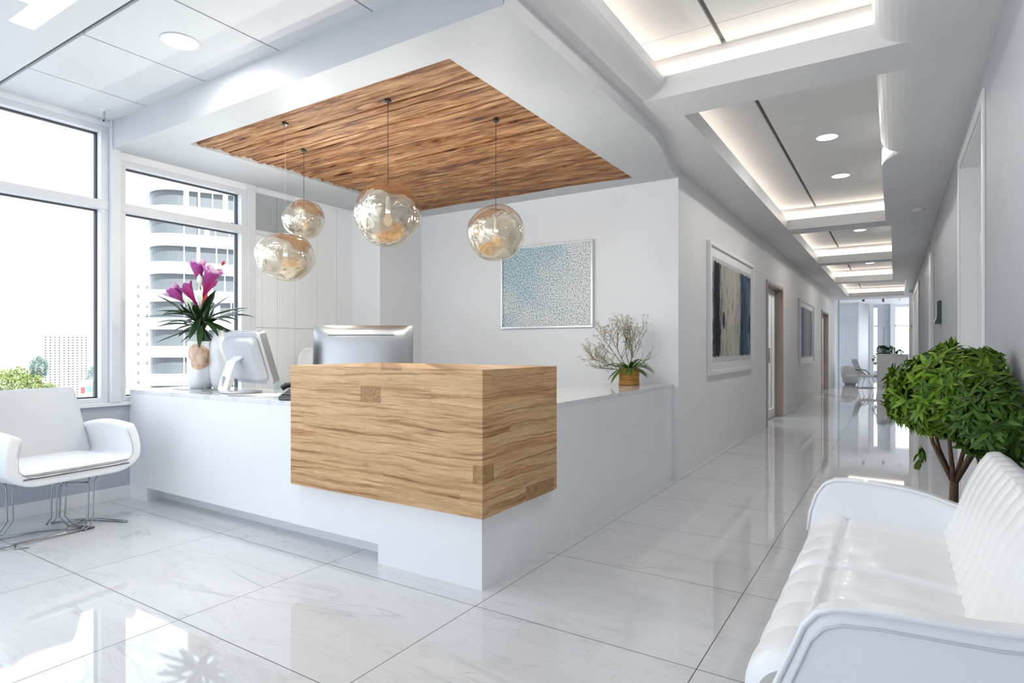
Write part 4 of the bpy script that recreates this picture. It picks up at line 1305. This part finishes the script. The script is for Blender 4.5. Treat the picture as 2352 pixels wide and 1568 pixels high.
# near arm: raised welts following the outline
ol = arm_outline(1)[1:12]
MB().tube([(x, 1.425, z + .004) for x, z in ol], .0065, 8).build('piping', 'leather', a2, smooth=0)
MB().tube([(x + .014, 1.418, z - .024) for x, z in ol], .0032, 8).build('piping', 'leather_shaded', a2, smooth=0)
ol0 = arm_outline(0)[1:12]
MB().tube([(x, 2.863, z - .002) for x, z in ol0], .005, 8).build('piping', 'leather', a1, smooth=0)
box(-.20, .38, 1.50, 2.88, .10, .40).build('base', 'leather_shaded', so, bevel=.02, smooth=40)
for x in (-.14, .32):
    for y in (1.60, 2.76):
        MB().tube([(x, y, 0), (x, y, .11)], [.012, .017], 12).build('leg', 'chrome', so, smooth=40)

# ------------------------------------------------------------------ planter and trees
plt = thing('planter', 'low white planter box behind the sofa holding two small trees', 'planter', (.26, 3.28, 0))
m = MB()
x0, x1, y0, y1, zt = .10, .425, 2.97, 3.58, .34
m.box(x0, x1, y0, y0 + .02, 0, zt); m.box(x0, x1, y1 - .02, y1, 0, zt); m.box(x0, x0 + .02, y0 + .02, y1 - .02, 0, zt); m.box(x1 - .02, x1, y0 + .02, y1 - .02, 0, zt)
m.box(x0 + .02, x1 - .02, y0 + .02, y1 - .02, 0, .02)
m.build('body', 'trim', plt, bevel=.004)
box(x0 + .02, x1 - .02, y0 + .02, y1 - .02, .02, .30).build('soil', 'soil', plt)

def leafmesh(mb, p, d, L, w, up, curl=.25):
    """pointed leaf with a centre fold and drooping tip"""
    d = d.normalized(); s = d.cross(up)
    s = s.normalized() if s.length > 1e-4 else d.orthogonal().normalized()
    u = s.cross(d).normalized()
    prof = ((0, .06), (.22, .72), (.5, 1.0), (.78, .62), (1.0, .0))
    vs = []
    for t, k in prof:
        c = p + d * (L * t) - u * (curl * L * t * t)
        h = u * (w * .18 * k)
        vs += [tuple(c - s * (w / 2 * k) + h), tuple(c), tuple(c + s * (w / 2 * k) + h)]
    fs = []
    for i in range(4):
        a = i * 3; fs += [(a, a + 1, a + 4, a + 3), (a + 1, a + 2, a + 5, a + 4)]
    mb.add(vs, fs)

def tree(label, base, top, crown_c, crown_r, mat, seed, nshoots, trunk_r, xmax=.425):
    rt = random.Random(seed)
    r = thing('ficus_tree', label, 'tree', base, group='small trees in the white planter')
    B = Vector(base); cc = Vector(crown_c) - B; T = Vector(top) - B
    # trunk and limbs
    tr = MB()
    tr.tube([(0, 0, 0), (T.x * .3, T.y * .3, T.z * .35), (T.x * .8, T.y * .8, T.z * .8), tuple(T)], [trunk_r * 1.1, trunk_r, trunk_r * .95, trunk_r * .9], 10)
    limbs = []
    for k in range(6):
        a = k * 1.05 + rt.uniform(-.2, .2)
        e = cc + Vector((crown_r[0] * .62 * math.cos(a), crown_r[1] * .62 * math.sin(a), rt.uniform(-.35, .25) * crown_r[2]))
        e.x = min(e.x, xmax - B.x - .03)
        mid = T.lerp(e, .45) + Vector((0, 0, -.02)) + Vector((rt.uniform(-.02, .02), rt.uniform(-.02, .02), 0))
        tr.tube([tuple(T - Vector((0, 0, .02))), tuple(mid), tuple(e)], [trunk_r * .6, trunk_r * .42, trunk_r * .2], 8)
        for j in range(3):
            e2 = e + Vector((rt.uniform(-.1, .1), rt.uniform(-.1, .1), rt.uniform(-.04, .1))); e2.x = min(e2.x, xmax - B.x - .02)
            tr.tube([tuple(mid.lerp(e, .4)), tuple(e2)], [trunk_r * .26, trunk_r * .1], 6)
    tr.build('trunk', 'bark', r, world=False, smooth=0)
    fo = MB()
    for k in range(nshoots):
        z = rt.uniform(-1, 1); a = rt.uniform(0, 2 * PI)
        q = math.sqrt(1 - z * z); n = Vector((q * math.cos(a), q * math.sin(a), z))
        shell = rt.choice((1, 1, 1, .82, .62))
        lump = 1 + .13 * noise.noise(n * 2.3 + Vector((seed, 0, 0)))
        f = Vector((n.x * crown_r[0], n.y * crown_r[1], n.z * crown_r[2] * (1.0 if n.z > 0 else .62))) * shell * lump
        p = cc + f
        if p.x + B.x > xmax - .03: p.x = xmax - .03 - B.x - rt.uniform(0, .03)
        out = (n + Vector((0, 0, .15))).normalized()
        nl = rt.randint(6, 8)
        for j in range(nl):
            b = 2 * PI * j / nl + rt.uniform(-.3, .3)
            t1 = out.orthogonal().normalized(); t2 = out.cross(t1)
            d = (t1 * math.cos(b) + t2 * math.sin(b)) * .85 + out * rt.uniform(.25, .8) + Vector((0, 0, -.30))
            L = rt.uniform(.045, .078)
            if p.x + B.x + d.normalized().x * L > xmax: d.x = -abs(d.x) * .3
            leafmesh(fo, p, d, L, L * rt.uniform(.22, .31), out, rt.uniform(.1, .35))
    o = fo.build('foliage', mat, r, world=False, smooth=0)
    return r
t1 = tree('bright green bushy little tree rising behind the sofa arm', (.222, 3.38, .30), (.228, 3.38, .60), (.245, 3.38, .965), (.262, .25, .228), 'ficus', 21, 900, .019)
t2 = tree('darker green little tree rising right behind the sofa back, cut off by the picture edge', (.30, 3.10, .30), (.305, 3.10, .66), (.365, 3.10, .89), (.15, .20, .175), 'ficus_dark', 22, 450, .015)
# a taller top shoot and a hanging sprig on the first tree
fo = MB(); rt = random.Random(9)
for p, n, up in ((Vector((.0, .0, .885)), 14, Vector((0, 0, 1))), (Vector((-.02, 0, .87)), 12, Vector((-.4, 0, 1))), (Vector((.0, 0, .84)), 12, Vector((0, 0, 1))), (Vector((-.115, -.02, .44)), 8, Vector((0, 0, -1))), (Vector((-.125, -.02, .40)), 7, Vector((-.3, 0, -1)))):
    for j in range(n):
        b = j * 2.4; d = Vector((math.cos(b) * .5, math.sin(b) * .5, 0)) + up
        leafmesh(fo, p + Vector((0, 0, rt.uniform(-.02, .02))), d, .055, .018, Vector((math.cos(b), math.sin(b), .3)), .2)
fo.build('foliage', 'ficus', t1, world=False, smooth=0)

# ------------------------------------------------------------------ ceiling lights
def downlight(x, y, z, r, label, watts=7, grp='round downlights in the ceilings'):
    o = thing('downlight', label, 'ceiling light', (x, y, z), group=grp)
    MB().lathe([(r, -.001), (r * 1.14, -.001), (r * 1.16, -.004), (r * 1.12, -.007), (r * 1.0, -.006)], seg=36, caps=False).build('ring', 'trim', o, world=False, smooth=40)
    MB().lathe([(.001, -.0045), (r, -.0045), (r, -.001), (.001, -.001)], seg=36).build('diffuser', 'spot', o, world=False)
    lamp('downlight_lamp', o, (0, 0, -.012), watts, r * 1.9, (1, .97, .93), 'AREA')
downlight(-3.496, 1.90, ZC, .088, 'round downlight in the white ceiling boards above the waiting area')
downlight(-.527, 6.24, ZT, .088, 'nearer of the two round downlights in the second corridor tray')
downlight(-.515, 7.72, ZT, .088, 'farther of the two round downlights in the second corridor tray')
downlight(-.485, 11.45, ZT, .088, 'round downlight in the third corridor tray')
downlight(-.48, 16.0, ZT, .088, 'round downlight in the fourth corridor tray')
downlight(-.48, 20.0, ZT, .088, 'round downlight in the last corridor tray')
downlight(-.5, 2.6, ZT, .088, 'round downlight in the nearest corridor tray, high above the sofa')
# disc detector fixtures
sd = thing('smoke_detector', 'thin white ceiling disc on the corridor ceiling near the wall', 'smoke detector', (.24, 8.55, ZH))
MB().lathe([(.001, -.028), (.05, -.026), (.062, -.012), (.064, 0)], seg=28).build('body', 'trim', sd, world=False, smooth=40)
sp = thing('sprinkler_bracket', 'small clear bracket on the ceiling beside the window post', 'bracket', (-4.98, 2.14, ZC))
MB().lathe([(.001, -.012), (.03, -.01), (.032, 0)], seg=20).build('base', 'trim', sp, world=False, smooth=40)
m = MB().box(-.012, .012, -.003, .003, -.085, -.012); m.box(-.012, .05, -.003, .003, -.085, -.075)
m.build('arm', 'alu', sp, world=False)
# wall-mounted pieces on the right wall
wd = thing('wall_dispenser', 'small dark green and grey dispenser mounted on the corridor right wall', 'dispenser', (XR, 8.30, 1.60))
m = MB().prism([(-.001, -.13), (-.001, .13), (-.02, .135), (-.040, .12), (-.042, -.05), (-.065, -.11), (-.065, -.13)], -.07, .07, 'y')
m.build('body', basic('dark_green_plastic', (.04, .065, .05), .3, coat=.3), wd, world=False, bevel=.004)
MB().box(-.048, -.038, -.055, .055, -.045, .10).build('cover', 'alu', wd, world=False, bevel=.003)
rg = thing('wall_hook', 'thin metal ring hook high on the corridor right wall', 'hook', (XR, 10.45, 2.72))
m = MB().tube([(-.02, .035 * math.cos(k / 16 * 2 * PI), .07 * math.sin(k / 16 * 2 * PI) - .07) for k in range(17)], .006, 6)
m.tube([(0, 0, 0), (-.02, 0, 0)], .008, 8)
m.build('ring', 'alu', rg, world=False, smooth=0)
fe = thing('fire_extinguisher', 'tiny yellow canister with black head on the far right corridor wall', 'extinguisher', (XR - .035, 20.3, 1.64))
fe.scale = (.5, .5, .5)
MB().lathe([(.001, 0), (.045, .01), (.05, .04), (.05, .26), (.03, .30), (.012, .31)], seg=18).build('body', basic('yellow_paint', (.80, .58, .02), .3), fe, world=False, smooth=40)
MB().lathe([(.02, .30), (.03, .33), (.025, .39), (.001, .40)], seg=14).build('valve', 'black', fe, world=False, smooth=40)
MB().box(.05, .06, -.02, .02, .1, .2).build('bracket', 'alu', fe, world=False)

# ------------------------------------------------------------------ far end of the corridor
fc = thing('reception_counter', 'plain white counter at the far end of the corridor', 'counter', (-.05, 22.2, 0))
box(-.47, .36, 21.95, 22.35, 0, .98).build('body', 'trim', fc, bevel=.006)
box(-.485, .375, 21.93, 22.37, .98, 1.01).build('countertop', 'desk', fc, bevel=.004)
box(-.14, .34, 21.935, 21.95, .06, .80).build('panel', 'wall', fc, bevel=.003)
hp = thing('potted_shrub', 'dark green shrub in a white pot behind the far white counter', 'potted plant', (-.33, 22.75, 0))
MB().lathe([(.001, 0), (.14, 0), (.19, .45), (.17, .45), (.15, .4), (.001, .4)], seg=24).build('pot', 'trim', hp, world=False, smooth=40)
fo = MB(); rt = random.Random(2)
for c, rr_, n in (((-.06, 0, .83), .20, 420), ((.0, 0, 1.08), .19, 420), ((.20, 0, 1.06), .17, 300), ((.46, 0, 1.02), .11, 160)):
    for k in range(n):
        z = rt.uniform(-1, 1); a = rt.uniform(0, 2 * PI); q = math.sqrt(1 - z * z); n_ = Vector((q * math.cos(a), q * math.sin(a), z))
        leafmesh(fo, Vector(c) + n_ * rr_ * rt.uniform(.7, 1.05), n_ + Vector((rt.uniform(-.8, .8), rt.uniform(-.8, .8), rt.uniform(-.8, .8))), .06, .04, Vector((0, 0, 1)), .2)
fo.build('foliage', 'hedge', hp, world=False)
MB().tube([(0, 0, .38), (-.05, 0, .8), (.1, 0, 1.0), (.42, 0, 1.0)], [.03, .02, .015, .01], 8).build('stem', 'bark', hp, world=False)
lc = thing('lounge_chair', 'low white reclining lounge chair on chrome legs beside the far counter', 'lounge chair', (-.72, 20.9, 0), R(-14))
lc.scale = (.72, .72, .9)
m = MB(); strap(m, [(0, -.0, 0), (0, 0, 0)], .1, .1) if False else None
def slab(mb, pts, w, t, ax_='x'):
    """padded band: pts in XZ, width across Y"""
    P_ = [Vector((p[0], 0, p[1])) for p in pts]; vs = []
    for i, p in enumerate(P_):
        d = (P_[min(i + 1, len(P_) - 1)] - P_[max(i - 1, 0)]).normalized(); nn = Vector((-d.z, 0, d.x))
        for sy, sn in ((-w / 2, -t / 2), (w / 2, -t / 2), (w / 2, t / 2), (-w / 2, t / 2)): vs.append(tuple(p + Vector((0, sy, 0)) + nn * sn))
    fs = [(0, 1, 2, 3), tuple(4 * (len(P_) - 1) + k for k in (3, 2, 1, 0))]
    for i in range(len(P_) - 1):
        for k in range(4): fs.append((i * 4 + k, i * 4 + (k + 1) % 4, i * 4 + 4 + (k + 1) % 4, i * 4 + 4 + k))
    mb.add(vs, fs); return mb
slab(MB(), [(-.22, .42), (-.30, .58), (-.40, .80), (-.46, .96)], .56, .07).build('backrest', 'leather_shaded', lc, world=False, bevel=.02, smooth=40)
slab(MB(), [(-.22, .42), (0, .40), (.25, .42), (.36, .40)], .56, .09).build('seat', 'leather_shaded', lc, world=False, bevel=.02, smooth=40)
for s in (-1, 1):
    MB().tube([(-.28, s * .27, .52), (-.15, s * .27, .30), (-.25, s * .27, .012), (.30, s * .27, .012), (.15, s * .27, .32)], .012, 8).build('leg', 'chrome', lc, world=False, smooth=0)
    MB().tube([(-.32, s * .29, .62), (-.1, s * .30, .58), (.05, s * .29, .45)], .015, 8).build('armrest', 'steel_dark', lc, world=False, smooth=0)
tc = thing('tub_chair', 'round white tub chair standing at the glazed end of the corridor', 'chair', (-1.22, 22.6, 0))
tc.scale = (.8, .8, .8)
MB().lathe([(.001, .06), (.25, .06), (.30, .12), (.31, .36), (.27, .40), (.001, .41)], seg=28).build('seat', 'leather', tc, world=False, smooth=40)
m = MB().grid(lambda u, v: ((.31 + .03 * v) * math.cos(PI * (.15 + u * 1.1)), (.31 + .03 * v) * math.sin(PI * (.15 + u * 1.1)), .34 + v * (.40 * math.sin(u * PI) ** .6 + .02)), 24, 6)
m.build('backrest', 'leather', tc, world=False, smooth=0, solid=.05)
MB().lathe([(.22, 0), (.22, .06), (.001, .06)], seg=24).build('base', 'chrome', tc, world=False)
for i, (x, y) in enumerate(((-.95, 25.0), (-.35, 25.5), (.15, 25.2))):
    o = thing('spotlight', ('left small track spotlight on the far lobby ceiling', 'middle small track spotlight on the far lobby ceiling', 'right small track spotlight on the far lobby ceiling')[i], 'spotlight', (x, y, LZ), group='spotlights in the far lobby')
    MB().lathe([(.001, 0), (.035, 0), (.04, -.10), (.03, -.11), (.001, -.105)], seg=14).build('body', 'steel_dark' if i < 2 else 'trim', o, world=False, smooth=40)

# ------------------------------------------------------------------ outside
GZ = -14.0
struct(MB().box(-260, 60, -80, 260, GZ - .2, GZ).build('ground', 'ground'))
ND = Vector((-1, 0, 0))
def windows_grid(root, plane, u0, u1, z0, z1, nu, nz, wu, wz, mat, face=.06):
    """dark windows on one face; plane = (axis, value)"""
    m = MB(); k = 0
    for i in range(nu):
        for j in range(nz):
            u = u0 + (u1 - u0) * (i + .5) / nu; z = z0 + (z1 - z0) * (j + .5) / nz
            if plane[0] == 'x': m.box(plane[1] - .02, plane[1] + face, u - wu / 2, u + wu / 2, z - wz / 2, z + wz / 2)
            else: m.box(u - wu / 2, u + wu / 2, plane[1] - face, plane[1] + .02, z - wz / 2, z + wz / 2)
    o = m.build('window_rows', mat, root, world=True)
    o['kind'] = 'stuff'
    return o
# slab tower with a grid of small dark windows (seen low in the first window)
b1 = thing('apartment_tower', 'far white slab tower with columns of tiny dark windows', 'building', (-180, 67, GZ))
box(-190, -176, 61.8, 72.3, GZ, 4.8).build('body', 'fac_white', b1)
windows_grid(b1, ('x', -176), 62.2, 71.9, -13, 4.2, 10, 26, .34, .30, 'fac_dot')
b2 = thing('scaffold_tower', 'pale unfinished tower with thin scaffold lines beyond the window', 'building', (-150, 38, GZ))
m = MB()
for y in (33.5, 36.5, 40.5, 42.5): m.tube([(-150, y, GZ), (-150, y, 9)], .05, 4)
for z in (0, 3.5, 6): m.tube([(-150, 33.5, z), (-150, 42.5, z)], .05, 4)
m.build('scaffold', 'fac_dot', b2)
box(-152, -150.4, 33, 43, GZ, 2.8).build('body', 'fac_white', b2)
# curved balcony block, large in the second window; local x runs along its front, local -y faces the lobby
def curved_block():
    org = (-62.0, 33.0, GZ)
    r = thing('apartment_block', 'large white apartment block with curved balconies and grey window bands', 'building', org, R(61))
    def outline(off, rad, w0=-2.2, w1=9.5, dep=9):
        cx, cy = w0 + rad, rad - off
        pts = []
        for k in range(11):
            a = PI + k / 10 * PI / 2
            pts.append((cx + (rad + off) * math.cos(a), rad + (rad + off) * math.sin(a)))
        return pts + [(w1, -off), (w1, dep), (w0 - off, dep)]
    lv = 0; k = 0
    while lv < 33:
        MB().prism(outline(.75, 3.2), lv, lv + 1.15).build('balcony', 'fac_band', r, world=False)
        MB().prism(outline(0, 3.0), lv + 1.15, lv + 2.85).build('window_band', 'fac_glass', r, world=False)
        lv += 2.85; k += 1
    m = MB(); lv = 0; rp_ = random.Random(4)
    while lv < 33:
        x = .9
        while x < 9.4:
            w_ = rp_.choice((.12, .12, .5)); m.box(x, x + w_, -.14, .1, lv + 1.15, lv + 2.85); x += rp_.uniform(.9, 1.9)
        lv += 2.85
    o = m.build('pier', 'fac_white', r, world=False); o['kind'] = 'stuff'
    m = MB().box(2.2, 2.4, -1.2, -.9, 0, 34); m.box(9.5, 22, -2.5, 9, 0, 36)
    m.build('side_wing', 'fac_white', r, world=False)
    return r
curved_block()
b4 = thing('office_tower', 'distant pale tower left of the curved balconies with rows of faint windows', 'building', (-105, 55, GZ))
box(-118, -104, 48.6, 60.5, GZ, 16).build('body', 'fac_white', b4)
windows_grid(b4, ('x', -104), 49, 60, -13, 12, 8, 16, .35, .55, facade('faint_window_grey', (.11, .12, .12), .4))
# street trees
def street_tree(x, y, z, r, h, mat, label, seed):
    t = thing('street_tree', label, 'tree', (x, y, GZ), group='street trees beyond the window')
    rt = random.Random(seed)
    MB().tube([(0, 0, 0), (0, 0, z - GZ)], [.35, .2], 8).build('trunk', 'bark', t, world=False)
    m = MB()
    for k in range(3600):
        zz = rt.uniform(-1, 1); a = rt.uniform(0, 2 * PI); q = math.sqrt(1 - zz * zz); n_ = Vector((q * math.cos(a), q * math.sin(a), zz))
        lump = 1 + .35 * noise.noise(n_ * 2.2 + Vector((seed, 0, 0)))
        p = Vector((n_.x * r, n_.y * r, n_.z * h)) * rt.uniform(.6, 1) * lump + Vector((0, 0, z - GZ))
        u = Vector((rt.uniform(-1, 1), rt.uniform(-1, 1), rt.uniform(-1, 1))).normalized(); w = u.orthogonal().normalized(); sz = max(.05, .055 * r)
        m.add([tuple(p - u * sz), tuple(p + w * sz * .6), tuple(p + u * sz), tuple(p - w * sz * .6)], [(0, 1, 2, 3)])
    m.build('crown', mat, t, world=False)
street_tree(-62, 19.7, -2.1, 2.1, 1.7, 'tree_out', 'yellow-green street tree low in the first window, behind the armchair back', 1)
street_tree(-66, 23.6, -3.2, 1.2, 1.3, 'tree_out', 'smaller yellow-green street tree just below the blue-green one', 2)
street_tree(-62, 21.6, -.55, .75, 1.1, 'tree_teal', 'slim blue-green street tree rising above the yellow-green ones', 3)
street_tree(-62, 25.75, -1.9, .62, 1.7, 'tree_teal', 'faint pale street tree between the small-windowed tower and the window post', 4)
street_tree(-62, 28.1, -1.7, .42, 2.3, 'hedge', 'narrow dark street tree seen just right of the window post', 5)
sg = thing('street_billboard', 'small red, white and blue board low beyond the armchair back', 'billboard', (-56, 22.75, GZ))
box(-56.2, -56, 22.3, 23.2, -3.3, -1.4).build('board', 'fac_white', sg)
box(-56.0, -55.95, 22.35, 22.65, -2.5, -2.0).build('red_field', 'sign_red', sg)
box(-56.0, -55.95, 22.75, 23.15, -2.4, -1.95).build('blue_field', 'sign_blue', sg)
box(-56.0, -55.95, 22.45, 22.95, -3.1, -2.8).build('red_field', 'sign_red', sg)
box(-56.2, -56.0, 22.7, 22.85, GZ, -3.3).build('post', 'fac_dot', sg)

# ------------------------------------------------------------------ world, sun, portals, camera
w = bpy.data.worlds.new('World'); SC.world = w; w.use_nodes = True
nt = w.node_tree; nt.nodes.clear()
tc_ = nt.nodes.new('ShaderNodeTexCoord'); sep = nt.nodes.new('ShaderNodeSeparateXYZ'); rp = nt.nodes.new('ShaderNodeValToRGB')
bg = nt.nodes.new('ShaderNodeBackground'); ou = nt.nodes.new('ShaderNodeOutputWorld')
nt.links.new(tc_.outputs['Generated'], sep.inputs[0]); nt.links.new(sep.outputs[2], rp.inputs[0])
rp.color_ramp.elements[0].position = 0.0; rp.color_ramp.elements[0].color = (.88, .94, 1, 1)
rp.color_ramp.elements[1].position = 1.0; rp.color_ramp.elements[1].color = (.74, .87, 1, 1)
nt.links.new(rp.outputs[0], bg.inputs[0]); bg.inputs[1].default_value = 2.4
nt.links.new(bg.outputs[0], ou.inputs[0])

def sun(name, rot, e, ang, col):
    l = bpy.data.lights.new(name, 'SUN'); l.energy = e; l.angle = ang; l.color = col
    o = bpy.data.objects.new(name, l); C.objects.link(o); o.rotation_euler = rot
    return o
# the sun stands behind the building, over the corridor side, and lights the facades across the street
d = Vector((-.80, .38, -.62)).normalized()
so_ = sun('sun', (0, 0, 0), 9.0, .02, (1, .98, .95)); so_.rotation_mode = 'QUATERNION'; so_.rotation_quaternion = (-d).to_track_quat('Z', 'Y')

def portal(loc, size, rot):
    l = bpy.data.lights.new('window_portal', 'AREA'); l.shape = 'RECTANGLE'; l.size, l.size_y = size
    l.cycles.is_portal = True; l.energy = 1
    o = bpy.data.objects.new('window_portal', l); C.objects.link(o); o.location = loc; o.rotation_euler = rot
# area lights shine along local -Z
portal((XW - .28, -.24, 1.85), (2.2, 5.05), (0, R(-90), 0))
portal((XW - .28, 2.9, 1.74), (1.95, 1.15), (0, R(-90), 0))
portal((-3.2, YF - .25, 1.48), (3.7, 2.75), (R(90), 0, 0))
portal((-5.3, 26.7, 1.55), (2.5, 6.2), (0, R(-90), 0))
portal((4.3, 26.7, 1.55), (2.5, 6.2), (0, R(90), 0))

cam = bpy.data.cameras.new('camera'); co = bpy.data.objects.new('camera', cam); C.objects.link(co)
co.location = (0, 0, 1.2); co.rotation_euler = (R(90), 0, R(32.533))
cam.sensor_width = 36; cam.lens = 36 * 1378 / 2352
cam.shift_y = (799 - 784) / 2352; cam.clip_start = .02; cam.clip_end = 800
SC.camera = co

finish()
SC.view_settings.view_transform = 'Standard'; SC.view_settings.look = 'None'
SC.view_settings.gamma = 1; SC.view_settings.use_curve_mapping = False
SC.view_settings.exposure = 0.46
cy = SC.cycles
cy.max_bounces = 9; cy.diffuse_bounces = 5; cy.glossy_bounces = 4; cy.transmission_bounces = 4; cy.transparent_max_bounces = 16
cy.use_adaptive_sampling = True; cy.adaptive_threshold = .05
cy.use_denoising = True; cy.sample_clamp_indirect = 8; cy.caustics_reflective = False; cy.caustics_refractive = False
